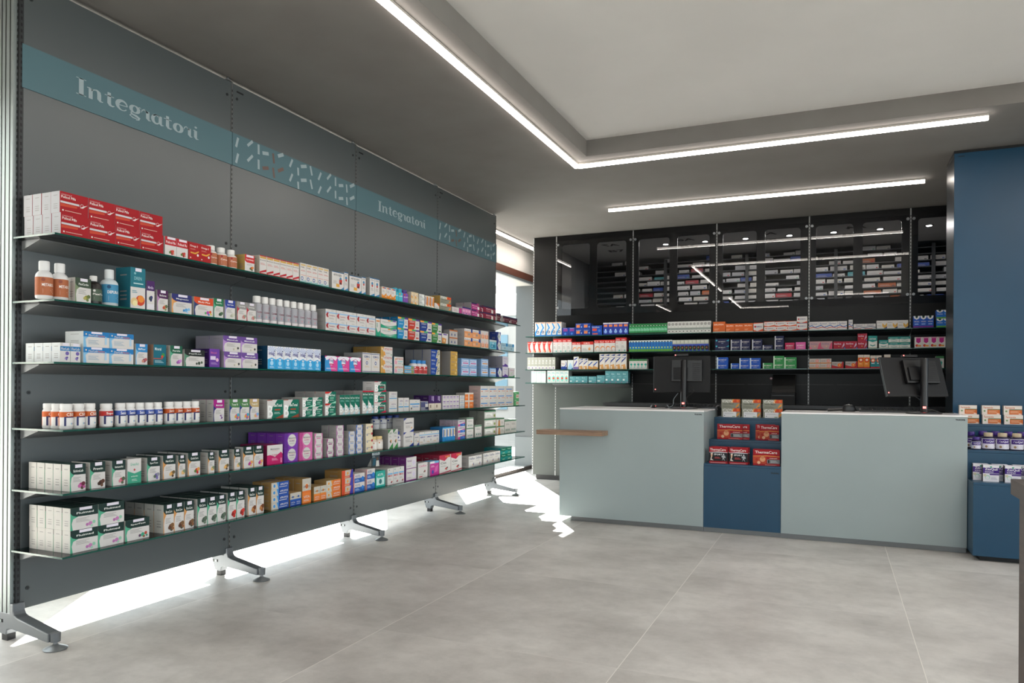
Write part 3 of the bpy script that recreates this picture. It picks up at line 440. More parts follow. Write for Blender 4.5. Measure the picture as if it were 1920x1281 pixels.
 'bk_gold': simple(WH, 'A9A8A8', 'D0CCC4', P([(.55, .7), (.78, .4), (1, .7), (1, .3), (.78, 0), (.55, .3)], 'CFA04A'), P([(.7, 0), (1, 0), (1, .25)], '2A3A6E'), T(.08, .7, .5, .8, 'Fluifort', '6A6A6A'), Ls(.08, .3, .45, .5, 2)),
 'bk_vic': simple('1C56B8', '16408C', 'D8DCE0', P([(0, 1), (.1, .8), (.5, .68), (.9, .8), (1, 1)], 'E2E4E6'), P([(.3, 1), (.35, .86), (.5, .8), (.65, .86), (.7, 1)], '10352E'), T(.12, .46, .88, .58, 'VICKS', WH), R(0, 0, 1, .16, '6A2A8C'), R(.2, .28, .8, .34, 'B0D0F0')),
 'bk_vicg': simple('1F6AC4', '16408C', 'D8DCE0', P([(0, 1), (.1, .8), (.5, .68), (.9, .8), (1, 1)], 'E2E4E6'), P([(.3, 1), (.35, .86), (.5, .8), (.65, .86), (.7, 1)], '10352E'), T(.12, .46, .88, .58, 'VICKS', WH), R(0, 0, 1, .18, '5AA04A')),
 'bk_redcurve': simple(WH, 'B9B5B4', OFF, P([(0, 1), (.9, 1), (.55, .7), (.5, .45), (.75, .1), (.5, 0), (.2, .3), (.1, .7)], 'C8342E'), T(.1, .84, .75, .93, 'Gaviscon', WH), C(.35, .14, .08, 'E0A070')),
 'bk_redtop': simple(WH, '8E1E22', 'B02428', R(0, .76, 1, 1, 'C02A2C'), T(.1, .8, .8, .9, 'FLUIMUCIL', 'F2DCD8'), R(.1, .6, .4, .64, 'D08A80'), Ls(.1, .3, .6, .5, 3), C(.7, .1, .05, '4AA89A')),
 'bk_redtops': simple(WH, '9A3A34', 'B02428', R(0, .74, 1, 1, 'C4302C'), T(.1, .78, .8, .9, 'FLUI', 'F2DCD8'), C(.62, .3, .2, 'E0905A'), C(.66, .26, .15, WH), R(.1, .04, .5, .1, 'B0B0B0')),
 'bk_fluim': simple(WH, '9A3A34', 'B02428', R(0, .72, 1, 1, 'C4342C'), T(.2, .76, .72, .92, 'FLUIMUCIL', 'F4E0DC'), C(.68, .3, .12, 'D8925A'), C(.68, .42, .07, 'E0B088'), Ls(.1, .2, .5, .4, 3)),
 'bk_bluegreen': simple('1F7AC0', '1A5A94', '3A92D0', R(0, .84, 1, 1, 'D8DEE0'), C(.5, .88, .06, '1A3A2E'), R(.25, .4, .75, .8, '2A5AA6'), C(.5, .36, .06, 'D0D84A'), R(0, 0, 1, .22, '5FA046')),
 'bk_greyblue': simple('B4B9AE', '8A8F88', 'A0A59C', R(.1, .74, .85, .94, 'C9CCC0'), R(0, .0, 1, .62, '2F46A6'), C(.5, .28, .2, '23201E'), C(.5, .3, .08, '8A5A3A'), P([(0, .0), (.25, 0), (0, .4)], '5A9A4A')),
 'bk_navyw': simple('1B2148', '12162E', '1B2148', T(.25, .42, .75, .6, 'MOMENT', WH), R(.05, .6, .16, .85, '3FB0C0'), P([(.78, .6), (1, .9), (1, .6)], '2A9AB0'), R(.45, .2, .6, .26, 'B9C0D4')),
 'bk_navy': bk('1B2148', 'MOMENT', 'BFC2CC'), 'bk_mag': bk('B01E50', 'MOMENT', None), 'bk_pink': bk('CF5A9C', 'MOMENT', None), 'bk_blue': bk('1A52B4', 'MOMENT', 'CFE0EE'), 'bk_grn': bk('2E8A4A', 'MOMENT', 'BFE0C4'),
 'bk_silverpink': simple('B08A8E', '6E5A5E', '8E7276', P([(.7, 0), (1, 0), (1, .9), (.85, .7)], 'C04A6A'), T(.1, .6, .7, .76, 'EnerZona', '5A5A8C'), C(.48, .36, .06, 'D8C06A'), P([(0, 0), (.3, 0), (0, .4)], 'C8607A')),
 'bk_crim': simple('A01A34', '6E1426', '861830', T(.08, .58, .66, .78, 'EnerZona', 'D8D0E0'), P([(.7, .1), (.95, .5), (.9, .85), (.78, .4)], 'B8B0C4'), C(.46, .34, .06, 'E0B04A'), R(.9, 0, 1, .2, '3A5FA6')),
 'bk_teal': simple('D6D8D2', '1F6E6A', '1F7A74', P([(0, 1), (0, .6), (.5, .5), (1, .6), (1, 1)], '1F8A84'), T(.12, .68, .88, .82, 'OKITASK', WH), P([(.2, .25), (.5, .16), (.8, .25), (.8, .32), (.5, .24), (.2, .32)], '2A8A84'), R(0, 0, 1, .06, '7A8A6A')),
 'bk_wmag': simple(WH, 'B9B5B6', OFF, P([(.2, .9), (.2, .55), (.5, .42), (.8, .55), (.8, .9)], 'B0247E'), C(.3, .22, .12, 'C8302E'), R(.35, .12, .85, .26, 'D8923A'), R(.1, .93, .9, .98, 'C04A8A')),
 'bk_grey': simple('A4A59C', '6E6E6A', '8E8F88', C(.55, .7, .06, 'DADAD6'), R(.2, .48, .8, .56, 'C6C6C0'), R(0, 0, 1, .26, 'D6D4D0'), C(.5, .12, .05, '6A3A8C')),
 'bk_swirl': simple(WH, 'B9B5B4', OFF, C(.45, .58, .35, '2A4AA0'), C(.38, .62, .32, WH), T(.1, .56, .7, .68, 'Neo', '8A3A4A'), R(0, 0, 1, .28, '24418E')),
 'bk_pale': simple('D4DADC', 'A9B0B4', OFF, P([(0, 0), (1, 0), (1, .1), (.5, .7), (.4, .7)], '9FC4DC'), P([(.6, 0), (1, 0), (.9, .2)], '2A4A8E')),
 'bk_enterg': simple('D6D2CE', 'A08460', 'B9A98A', P([(.1, .8), (.8, .95), (.7, .85), (.1, .7)], '2A4A9E'), P([(0, .3), (.6, .7), (.7, .6), (.2, .24)], '4A4AA6'), R(0, 0, 1, .2, '7A6AA6')),
 'bk_enter': simple('D8D4CE', '8F7A5E', 'B09A6E', P([(.05, .9), (.9, .98), (.8, .86)], '26418E'), P([(.0, .4), (.85, .72), (.9, .8), (.1, .56)], '26418E'), T(.1, .74, .85, .82, 'Entero', '4A6AA6'), P([(0, 0), (.9, 0), (.7, .34), (0, .26)], 'D09A5E'), R(.1, .02, .3, .2, 'E4DCD0')),
 'bk_enters': simple('D0CCC4', '8F7A5E', 'B09A6E', P([(0, .5), (.8, .9), (.9, .8), (.1, .36)], '3A5AA0'), P([(0, 0), (1, 0), (1, .2), (0, .4)], 'CE9656')),
 'bk_leaf': simple(WH, 'A9A8A4', '3F7A4A', R(0, .8, 1, 1, '3F7A4E'), C(.6, .46, .12, '3A9A8A'), P([(.3, .2), (.8, .4), (.6, .12)], '5ABAAA'), Ls(.15, .62, .8, .72, 2), R(.1, .04, .9, .08, 'B0B4B0')),
 'bk_nur': simple('B9B4AE', '6E6A66', '8A8682', R(0, 0, 1, .2, 'C87A3A'), C(.72, .55, .3, 'D8502A'), C(.72, .55, .2, WH), C(.72, .55, .1, 'C8302A'), T(.06, .42, .46, .6, 'NUROFEN', '8A3030')),
 'bk_nurr': simple('A81E26', '6E1620', '861A22', P([(0, 1), (0, .5), (.7, .2), (.9, 1)], 'A8A29E'), C(.66, .5, .28, 'E0802E'), C(.66, .5, .18, 'D4301E'), C(.66, .5, .1, 'EDC06A'), T(.04, .6, .4, .76, 'NUROFEN', '5A2A2A')),
 'bk_nuro': simple('DE8426', '9E5E22', 'B9B0A6', R(0, .8, 1, 1, 'C9C0B6'), C(.5, .62, .17, 'D0361E'), C(.5, .62, .09, 'F0E0C0'), R(0, 0, 1, .1, 'B0202A'), Ls(.2, .3, .7, .4, 2, 'F4D8A8')),
 'bk_nurt': simple('167A80', '0F565A', 'B9B0A6', R(0, .78, 1, 1, 'C9C0B6'), C(.5, .62, .17, 'D0502E'), C(.5, .62, .09, 'F0E0C0'), R(0, 0, 1, .12, 'B0202A'), R(.2, .36, .8, .42, 'D0E4E4')),
 'bk_plain': simple('DCE2E0', 'B0B9B6', OFF, T(.1, .82, .9, .92, 'Seki', '4AA8A0'), R(0, 0, .03, 1, '3F9C96')),
 'bk_dot': simple('D2DAD8', 'A9B4B2', OFF, Ls(.1, .74, .9, .9, 3, '5AA6B0'), P([(.2, .25), (.5, .1), (.85, .25), (.85, .5), (.5, .62), (.2, .5)], '7AC4B8'), C(.5, .38, .09, 'D0402E')),
 'bk_tealb': simple('57929A', '3A6A74', '447C86', T(.1, .7, .6, .82, 'Bronc', 'BFE0E4'), R(.08, .22, .4, .34, 'E6ECEC'), R(.82, .04, .95, .1, 'C04A8A'), Ls(.3, .5, .85, .62, 2, '7FB4BC')),
 # displays
 'therma': simple('A0081A', '8A0E1E', '9C1020', T(.08, .76, .9, .93, 'ThermaCare', 'F6ECEA'), P([(0, .6), (.5, .64), (1, .6), (1, .57), (.5, .6), (0, .57)], 'E8A24A'), P([(0, .12), (.5, .1), (.5, .58), (0, .56)], 'B8442A'), C(.36, .4, .17, 'DDA077'), C(.36, .52, .1, 'C98058'), C(.22, .18, .1, 'E6B48E'), C(.14, .38, .08, 'A82A1E'), R(.53, .14, 1, .4, '7A7C80'), R(.56, .17, .62, .36, '1E2024'), T(.62, .44, .9, .5, 'AUTORISCALDANTI', 'F0D8D4'), Ls(.66, .2, .95, .34, 3, 'C9CBCE'), Ls(.45, .03, .9, .08, 2, 'E8B0A8')),
 'sport': simple('A0081A', '8A0E1E', '9C1020', R(0, .14, 1, .68, '17171B'), P([(0, .68), (.5, .73), (1, .68), (1, .66), (0, .66)], 'D8D8DC'), T(.05, .77, .9, .92, 'ThermaCare', 'F6ECEA'), T(.26, .5, .7, .6, 'SPORT', 'F0F0F2'), P([(.08, .62), (.2, .64), (.16, .38), (.12, .3), (.24, .18), (.06, .2), (.1, .4)], 'D8CFC6'), R(.1, .4, .17, .56, 'E0B088'), C(.78, .56, .05, 'B9BABE'), P([(.7, .5), (.86, .5), (.9, .36), (.8, .34), (.86, .16), (.76, .3), (.7, .16), (.74, .36), (.66, .4)], 'A9AAAE'), Ls(.3, .3, .64, .42, 3, 'C84A4A'), Ls(.06, .04, .9, .09, 1, 'E8D0D0')),
 'fermentix': simple('E4DCD4', 'B9B2AC', 'C0703A', T(.08, .66, .62, .9, 'Fermentix', 'C66A3A'), R(.3, .54, 1, .62, '5A7A5A'), R(.3, .06, 1, .54, 'CC6A30'), C(.14, .4, .1, '7A9A6A'), Ls(.36, .2, .92, .48, 4, 'EBC2A0'), R(.82, .08, .96, .14, 'F0E4DA')),
 'sonno': simple('E2E0E6', '2A2430', 'D4D0DA', R(0, .5, 1, .84, '3E1D78'), P([(.42, .93), (.58, .93), (.5, .8)], '3FA07E'), T(.12, .66, .9, .82, 'ZzzQuil', 'F2F0F6'), T(.12, .54, .66, .63, 'SONNO', 'E2DCEE'), R(.42, .4, 1, .48, '3E1D78'), C(.28, .26, .13, '9FD0BC'), C(.28, .24, .1, 'E2E0E6'), C(.12, .38, .08, 'C9C4A8'), Ls(.5, .14, .9, .3, 3, 'B4B0C4')),
}
D['betotal'] = bet('9A4A34'); D['betotalm'] = bet('8FD0B4'); D['betotalr'] = bet('8FD0B4', (P([(0, 1), (.55, 1), (.3, .84), (0, .84)], 'C8302A'),))
D['betotalp'] = bet('C8204A', (R(.86, .2, .92, .7, 'E4D0D0'),)); D['betotalp']['side'] = WH
for k_, top_ in (('betotaln', None), ('betotalnr', 'B8203A')):
    D[k_] = simple(WH, 'A5A19C', OFF, P([(0, .6), (1, .78), (1, 1), (0, 1)], '0B6B58'), P([(0, .6), (.9, .22), (1, .2), (1, .8), (0, 1)], '0B6B58'), T(.05, .12, .62, .46, 'B', 'F2F4F2'), P([(.6, 0), (1, 0), (1, .16)], 'A9D8E4'), T(.1, .8, .9, .88, 'BeTotal', 'F0F5F0'), Ls(.15, .66, .85, .75, 2, '8FC4B8'), C(.82, .3, .06, '9FC8D0'), *([R(0, .93, 1, 1, top_)] if top_ else []))
def N(k, *a, **b): D[k] = nut(*a, **b)
N('nut_olive', '3A4A3A', '7A8A6A', 'PlexiCardio', ['8A8A3A', '5A6A3A', 'A8A05A', '6A7A4A'])
N('nut_violet', '4A2050', 'B080B0', 'BioSeren', ['D88A5A', '5A6A4A', 'B8503A', '8A9A6A'])
N('nut_navyw', '2A2F6E', 'D89A5A', 'Magnesio', ['5AA0D4', '7FB8E0', '3F86C0', '9FC8E8'])
N('nut_orangew', 'CF4A22', '2F3F6E', 'Multi Plus', ['B04AA0', 'D8602E', '5AA66A', '3F86C0', 'D0C03A'])
N('nut_green', '1F7048', '4FA585', 'SperFlu', ['3F5A44', '4A6A4A', '2E4A38'])
N('nut_blue', '2A3F94', '8F8AC8', 'SperCalm', ['B9B9A8', 'C9C9B8', 'A8A898'])
N('nut_grey', '8C8B8B', 'B0303E', 'Cardiolip', ['C06A5A', '8A9A8A', 'B88A8A'])
N('nut_sky', '2A82BE', '7FB6DA', 'BiFlor', ['8A4A5A', 'B05A5A', 'C88A7A'])
N('nut_green2', '1A5A44', '4FA585', 'Fertile', ['B06ABA', 'C890D0', '9A5AA6'])
N('nut_black', '1E2422', '5A8A70', 'PapilLax', ['3A4A3C', '4A5A48', '2E3A30'])
N('nut_lilac', '6A4A94', 'B08CC8', 'MenoLab', ['D8D4C8', '3A3A3A', 'B9B4A8'], side='9A94A0')
N('nut_magenta', 'A01A7E', '2A2F6E', 'ArtroLab', ['6A2A7E', 'C8C4CC', 'D8D4DC'])
N('totalb', '4A7A4A', '2A3F7E', 'Total B', ['D84A8A', '3FA6C0', 'D8A03A', '7A5AB0', 'E08A6A'])
N('totaltan', 'B9A070', '2A3F7E', 'Total D', ['E08AB0', '7AB0D8', 'D8B06A'])
N('nut_echi', DG, MINT, 'EchinaLab', ['A83A7E', '6A2A3A', 'C870A8', '4A3A2A', 'B85A94'])
N('nut_seed', DG, MINT, 'Prewin', ['4A3026', '5A3A2C', '3A261E', '6A4A38'])
N('nut_imm', DG, MINT, 'ImmunoAct', ['B8405A', '4A5A44', 'C87A8A', '5A6A50'])
N('nut_lav', DG, MINT, 'SperTuss', ['6A5AA0', '8A8A9A', '5A6A5A', '7A6AB0'])
N('nut_tan', DG, TAN, 'NariCare', ['D0954E', '6A5A3A', 'E0B06A', '5A4A3A'])
N('nut_tans', DG, TAN, 'Gola', ['D0A060', '7A8A6A', 'E0B878'])
N('nut_tanr', DG, TAN, 'GolaCare', ['C83A3A', 'D89A4E', '5A7A3A', 'B82A30'])
N('nut_tanp', DG, TAN, 'GolaCare', ['C04A9A', 'DE9A5A', 'A83A86', 'E0B06A'])
N('nut_fluid', DG, MINT, 'Fluimed', ['C080B4', '8FC4A8', 'B070A8', '9FCCB4'], hi=.6)
N('nut_throat', DG, MINT, 'SperFast', ['3FA080', 'B84A3A', '5A3A5A', '8A5A3A', '3A8A70'], hi=.6)
N('nut_bronc', DG, TAN, 'BronCare', ['6A4434', '7A5A3C', '5A3A2A', '4A4A3A', '8A5A3A'], hi=.66)
N('nut_kis', DG, MINT, 'KisCare', ['3A4A40', '5A6A5A', '4A5A4E', '6A7A6A'], hi=.66)
N('nut_poppy', DG, MINT, 'KisCare', ['B02A26', 'C83A30', '8A2420', 'B83028'], hi=.66)
N('nut_honey', DG, TAN, 'NatuCare', ['A8683A', '6A3A20', 'B87A44', '8A5430'], hi=.66)

def face_print(mb, deco, w, h, place):
    """place(x, z, layer) -> point; x from -w/2, z from 0"""
    ly = 0
    for d in deco:
        ly += 1
        if d[0] == 'p':
            m = pk(d[2])
            mb.poly([place(u * w - w / 2, max(0, min(1, v)) * h, ly) for u, v in d[1]], m)
        elif d[0] == 'c':
            _, u, v, r, col = d; m = pk(col); r *= h
            cx, cz = u * w - w / 2, v * h
            pts = []
            for k in range(12):
                a = 2 * math.pi * k / 12
                pts.append(place(max(-w / 2, min(w / 2, cx + r * math.cos(a))), max(0, min(h, cz + r * math.sin(a))), ly))
            mb.poly(pts, m)
        elif d[0] == 'l':
            _, a, b, c, e, n, col = d; m = pk(col)
            t = (e - b) / n
            for k in range(n):
                x1 = c - (c - a) * (.28 * ((k * 37) % 5) / 4)
                z = b + t * k
                mb.poly([place(u * w - w / 2, v * h, ly) for u, v in ((a, z), (x1, z), (x1, z + t * .38), (a, z + t * .38))], m)
        elif d[0] == 't':
            _, a, b, c, e, s, col = d; m = pk(col); v, f = text2d(s)
            n = len(mb.v); mi = mb.mi(m)
            mb.v += [place((a + (c - a) * x) * w - w / 2, (b + (e - b) * y) * h, ly) for x, y in v]
            for q in f: mb.f.append([n + i for i in q]); mb.m.append(mi)

def carton_mesh(des, w, h, d):
    s = D[des]; mb = MB()
    mb.box(-w / 2, w / 2, 0, d, 0, h, pk(s['body']), {1: pk(s['top']), 3: pk(s['side']), 5: pk(s['side']), 4: pk(s['side'])})
    face_print(mb, s['deco'], w, h, lambda x, z, l: (x, -.0002 - .00012 * l, z))
    # tuck seams and small print on the two ends
    dk = pm('8A8886', .5)
    for sx in (-1, 1):
        x = sx * (w / 2 + .0003)
        for a, b in ((.2, .24), (.3, .33), (.4, .43), (.8, .83)):
            mb.poly([(x, d * .25, h * a), (x, d * .7, h * a), (x, d * .7, h * b), (x, d * .25, h * b)], dk)
    return mb.mesh('carton')

# round packs: profile (radius, z) scaled by width and height; label band; cap
RD = {  # label colour, text, cap colour, body colour, cap start, label z0, z1, neck radius, cap radius
 'b_orange': dict(body='DAD7D4', lab='B26A4A', cap='E2E0DE', txt='Curcuma', cs=.74, z=(.06, .6), cr=.66, acc='A02A3A'),
 'b_cyan': dict(body='2FA6BE', lab='3AB0C4', cap='2FA0BC', txt='SUPRA', cs=.8, z=(.05, .7), cr=.78, acc='D9853A'),
 'b_purple': dict(body='6A4A9C', lab='7A4AA6', cap='4A3A7E', txt='SUPRA', cs=.8, z=(.05, .7), cr=.78, acc='D0562E'),
 'b_blue': dict(body='D8D6D8', lab='B83A3A', cap='2A7ABE', txt='ACCION', cs=.76, z=(.05, .55), cr=.7, acc='E2DCD8'),
 'b_navy': dict(body='DAD8DA', lab='DAD8DA', cap='26408E', txt='Sustenio', cs=.8, z=(.08, .72), cr=.74, acc='2A3F8C'),
 's_orange': dict(body='D6D6D6', lab='A9623F', cap='DCDCDC', txt='METABOL', cs=.74, z=(.08, .56), cr=.62, acc='8A4A3A'),
 's_brown': dict(body='140B0A', lab='4A5A4A', cap='DCDAD8', txt='PlexiTus', cs=.8, z=(.1, .52), cr=.44, acc='DAD8D4'),
 's_blue': dict(body='C9D2D6', lab='3F88AE', cap='D6DADC', txt='DEPURAX', cs=.74, z=(.08, .58), cr=.52, acc='1F4A6E'),
 'silver': dict(body='A9A9AE', lab='A2A2A9', cap='E2E0DE', txt='Cantabria', cs=.74, z=(.14, .68), cr=.74, acc='9A2A3A', metal=1),
 'j_orange': dict(body='E0DEDC', lab='C05A24', cap='E4E2E0', txt='C500', cs=.78, z=(.12, .68), cr=.9, acc='2A3060', jar=1),
 'j_orange2': dict(body='E0DEDC', lab='B8501E', cap='E4E2E0', txt='Junior', cs=.78, z=(.12, .68), cr=.9, acc='2A3060', jar=1),
 'j_red': dict(body='E0DEDC', lab='B82A26', cap='E4E2E0', txt='Super', cs=.78, z=(.12, .68), cr=.9, acc='2A3060', jar=1),
 'j_blue': dict(body='E0DEDC', lab='3F58A8', cap='E4E2E0', txt='Senior', cs=.78, z=(.12, .68), cr=.9, acc='2A3060', jar=1),
 'j_yellow': dict(body='D8C8B8', lab='E4E0DA', cap='D8BE84', txt='Gummies', cs=.78, z=(.1, .6), cr=.84, acc='C0703A', jar=1),
 'zz': dict(body='1F1440', lab='E4E0EA', cap='3E1D78', txt='ZzzQuil', cs=.76, z=(.08, .62), cr=.72, acc='3E1D78', jar=1),
 'zzb': dict(body='1F1440', lab='E4E0EA', cap='B9A88E', txt='ZzzQuil', cs=.76, z=(.06, .66), cr=.72, acc='3E1D78', jar=1),
}
_RM = {}
def round_meshes(des, w, h):
    k = (des, round(w, 3), round(h, 3))
    if k in _RM: return _RM[k]
    s = RD[des]; r = w / 2 * .98; cs = s['cs'] * h
    mat = pm(s['body'], .3, .6 if s.get('metal') else 0)
    nr = r * (s['cr'] - .08)
    if s.get('jar'):
        prof = [(r * .9, 0), (r, .03 * h), (r, cs * .88), (r * .93, cs * .95), (nr, cs * .99), (nr, cs + .02 * h)]
    elif des == 'silver':
        prof = [(r * .94, 0), (r, .02 * h), (r, cs * .93), (r * .92, cs * .98), (nr, cs), (nr, cs + .02 * h)]
    else:
        prof = [(r * .9, 0), (r, .03 * h), (r, cs * .8), (r * .93, cs * .88), (r * .75, cs * .95), (nr, cs), (nr, cs + .03 * h)]
    body = MB().lathe(prof, (0, 0, 0), mat, 22).mesh('bottle_body', True)
    cr = r * s['cr']; cm = pm(s['cap'], .4)
    cap = MB()
    cap.lathe([(cr * .97, cs + .012 * h), (cr, cs + .03 * h), (cr, h * .97), (cr * .93, h)], (0, 0, 0), cm, 22)
    cap = cap.mesh('bottle_cap', True)
    z0, z1 = s['z'][0] * h, s['z'][1] * h
    lb = MB(); rr = r + .0006
    def place(x, z, l):
        a = -math.pi / 2 + x / rr
        q = rr + .0002 + .00012 * l
        return (q * math.cos(a), q * math.sin(a), z0 + z)
    seg = 30
    lm = pk(s['lab'])
    for i in range(seg):
        a0, a1 = 2 * math.pi * i / seg, 2 * math.pi * (i + 1) / seg
        lb.poly([(rr * math.cos(a0), rr * math.sin(a0), z0), (rr * math.cos(a1), rr * math.sin(a1), z0), (rr * math.cos(a1), rr * math.sin(a1), z1), (rr * math.cos(a0), rr * math.sin(a0), z1)], lm)
    W, H_ = 2 * r * 1.1, z1 - z0
    def strip(u0, v0, u1, v1, col, ly):
        n = max(3, int(24 * (u1 - u0)))
        for i in range(n):
            a, b = u0 + (u1 - u0) * i / n, u0 + (u1 - u0) * (i + 1) / n
            lb.poly([place(u * W - W / 2, v * H_, ly) for u, v in ((a, v0), (b, v0), (b, v1), (a, v1))], pk(col))
    if des.startswith('j_') and des != 'j_yellow':
        strip(-.3, 0, 1.3, .62, 'E2E0DE', 1); strip(.08, .0, .22, .62, s['acc'], 2); strip(.08, .58, 1.1, .66, s['acc'], 3)
        face_print(lb, [T(.24, .7, .86, .92, s['txt'], 'F2EFEA')] + [C(.6 + .1 * k, .16, .07, c) for k, c in enumerate(['8FC4D0', 'C890C0', '9FD0A0', 'D8B0C8'])], W, H_, lambda x, z, l: place(x, z, l + 3))
    elif des in ('zz', 'zzb'):
        strip(0, .5, 1, .95, '3E1D78', 1); face_print(lb, [T(.14, .6, .86, .84, 'ZzzQuil', 'F2F0F6'), R(.3, .5, .8, .53, 'B9A0E0'), C(.3, .22, .12, 'A88A6A'), Ls(.45, .15, .85, .38, 3, 'A9A4BC')], W, H_, lambda x, z, l: place(x, z, l + 1))
    elif des == 'silver':
        strip(0, -.2, 1, -.02, 'D8D0D2', 1)
        face_print(lb, [P([(.6, .75), (.72, .9), (.84, .75), (.72, .6)], '8E1A30'), P([(.75, .95), (.82, 1), (.89, .95), (.82, .88)], '8E1A30'), T(.15, .42, .8, .55, 'Cantabria', '7A2A3A'), R(.3, .1, .4, .24, 'C08A94'), R(.65, .1, .75, .24, '3A5A8C'), R(.1, -.0, .9, .03, '9A2A3A')], W, H_, lambda x, z, l: place(x, z, l + 1))
    else:
        face_print(lb, [T(.15, .5, .85, .66, s['txt'], 'EFE9E4' if s['lab'] != 'DAD8DA' else '3A3F7E'), Ls(.2, .12, .8, .4, 4, 'E8D8CC' if s['lab'] != 'E4E0DA' else 'A09080'), C(.22, .86, .1, s['acc']), R(0, .0, .9, .05, s['acc'])], W, H_, place)
    lab = lb.mesh('bottle_label', False)
    _RM[k] = (body, cap, lab)
    return _RM[k]

ORD = ['first', 'second', 'third', 'fourth', 'fifth', 'sixth', 'seventh', 'eighth', 'ninth', 'tenth', 'eleventh', 'twelfth', 'thirteenth', 'fourteenth', 'fifteenth', 'sixteenth', 'seventeenth', 'eighteenth', 'nineteenth', 'twentieth']
def mesh_obj(name, me, parent=None):
    o = bpy.data.objects.new(name, me); COL.objects.link(o)
    if parent: o.parent = parent
    return o
def put_round(name, des, w, h, loc, rz, label, group):
    t = thing(name, label, 'jar' if 'jar' in name else 'bottle', loc, rz, group)
    b, c, l = round_meshes(des, w, h)
    mesh_obj('body', b, t); mesh_obj('cap', c, t); mesh_obj('label_band', l, t)
    return t
_CM = {}
def put_carton(name, des, w, h, d, loc, rz, label, group):
    k = (des, round(w, 3), round(h, 3), round(d, 3))
    if k not in _CM: _CM[k] = carton_mesh(des, w, h, d)
    o = mesh_obj(name, _CM[k]); o.location = loc; o.rotation_euler = (0, 0, rz)
    return tag(o, label, 'carton', group)

DASH = [(0.046, 0.176, 0.029, 0.116, 0), (0.047, 0.08, 0.03, 0.02, 0), (0.168, 0.192, 0.124, 0.152, 0), (0.169, 0.103, 0.125, 0.058, 0), (0.219, 0.188, 0.221, 0.127, 0), (0.22, 0.093, 0.222, 0.033, 0), (0.254, 0.145, 0.31, 0.155, 0), (0.255, 0.049, 0.311, 0.064, 1), (0.35, 0.17, 0.36, 0.108, 1), (0.351, 0.078, 0.363, 0.015, 1), (0.396, 0.166, 0.448, 0.191, 0), (0.397, 0.069, 0.449, 0.097, 1), (0.536, 0.183, 0.51, 0.128, 0), (0.537, 0.087, 0.511, 0.033, 0), (0.592, 0.144, 0.596, 0.093, 0), (0.593, 0.05, 0.598, 0.001, 0), (0.621, 0.16, 0.68, 0.177, 0), (0.622, 0.067, 0.681, 0.082, 0), (0.719, 0.19, 0.738, 0.13, 0), (0.72, 0.097, 0.741, 0.036, 0), (0.836, 0.175, 0.807, 0.118, 0), (0.837, 0.078, 0.808, 0.023, 0), (0.946, 0.193, 0.904, 0.148, 0), (0.947, 0.104, 0.905, 0.056, 0), (1.0, 0.185, 1.002, 0.123, 0), (1.001, 0.089, 1.003, 0.033, 0), (1.039, 0.136, 1.093, 0.149, 0), (1.04, 0.042, 1.094, 0.054, 0), (1.132, 0.168, 1.139, 0.109, 0), (1.135, 0.073, 1.142, 0.016, 0), (1.175, 0.162, 1.229, 0.191, 0), (1.176, 0.068, 1.23, 0.098, 0)]

# ------------------------------------------------------------------ the room
struct('floor', B(-4.27, 5.2, -3.0, 11.3, -.06, 0, MF))
mb = MB()
mb.box(-3.9, -1.84, -3, 8.6, 3.0, 3.2, M_SOFFIT)
mb.box(-1.84, 3.7, 5.66, 8.6, 3.0, 3.2, M_SOFFIT); mb.box(-1.84, 3.7, -3, -.75, 3.0, 3.2, M_SOFFIT); mb.box(2.7, 3.7, -.75, 5.66, 3.0, 3.2, M_SOFFIT)
mb.box(-3.9, -3.44, 8.6, 10.2, 3.0, 3.2, M_SOFFIT)
struct('ceiling', mb)
struct('ceiling_recess', B(-1.84, 2.7, -.75, 5.66, 3.129, 3.3, M_CEIL))
# window wall on the left: piers and header of a 37 cm deep facade
mb = MB()
for a, b in ((-3.0, 1.5), (2.6, 2.95), (6.5, 7.3)): mb.box(-4.27, -3.9, a, b, 0, 2.61, M_WALLW)
mb.box(-4.27, -3.9, -3, 9.88, 2.61, 3.2, M_WALLW)
struct('wall_left', mb)
struct('trim_1', B(-3.9, -3.885, -3, 10.2, 2.61, 2.70, pm('5A3020', .5, 0, 'brown_box_beam')))
mb = MB(); jm = pm('55595B', .35, 0, 'grey_jamb')
mb.box(-4.27, -3.44, 9.88, 10.25, 0, 3.2, jm); mb.box(-4.265, -3.9, 9.86, 9.88, 0, .42, pm('6A7072', .4, 0, 'jamb_base'))
struct('wall_back', mb)
for i, (a, b) in enumerate(((1.5, 2.6), (2.95, 6.5), (7.3, 9.88))):
    fr = MB(); fm = pm('8A8F8F', .4, .5, 'window_frame_metal')
    fr.box(-3.93, -3.885, a, b, 0, .045, pm('3A2E28', .5, 0, 'dark_sill')); fr.box(-3.93, -3.89, a, b, 2.58, 2.61, fm)
    fr.box(-3.93, -3.89, a, a + .03, .045, 2.58, fm); fr.box(-3.93, -3.89, b - .03, b, .045, 2.58, fm)
    w_ = struct('window_%d' % (i + 1), fr)
    g = MB(); g.poly([(-3.91, a + .03, .045), (-3.91, b - .03, .045), (-3.91, b - .03, 2.58), (-3.91, a + .03, 2.58)], M_WINGL); g.build('pane', w_)
    portal('window_portal', (-4.3, (a + b) / 2, 1.3), (2.6, b - a), (1, 0, 0))
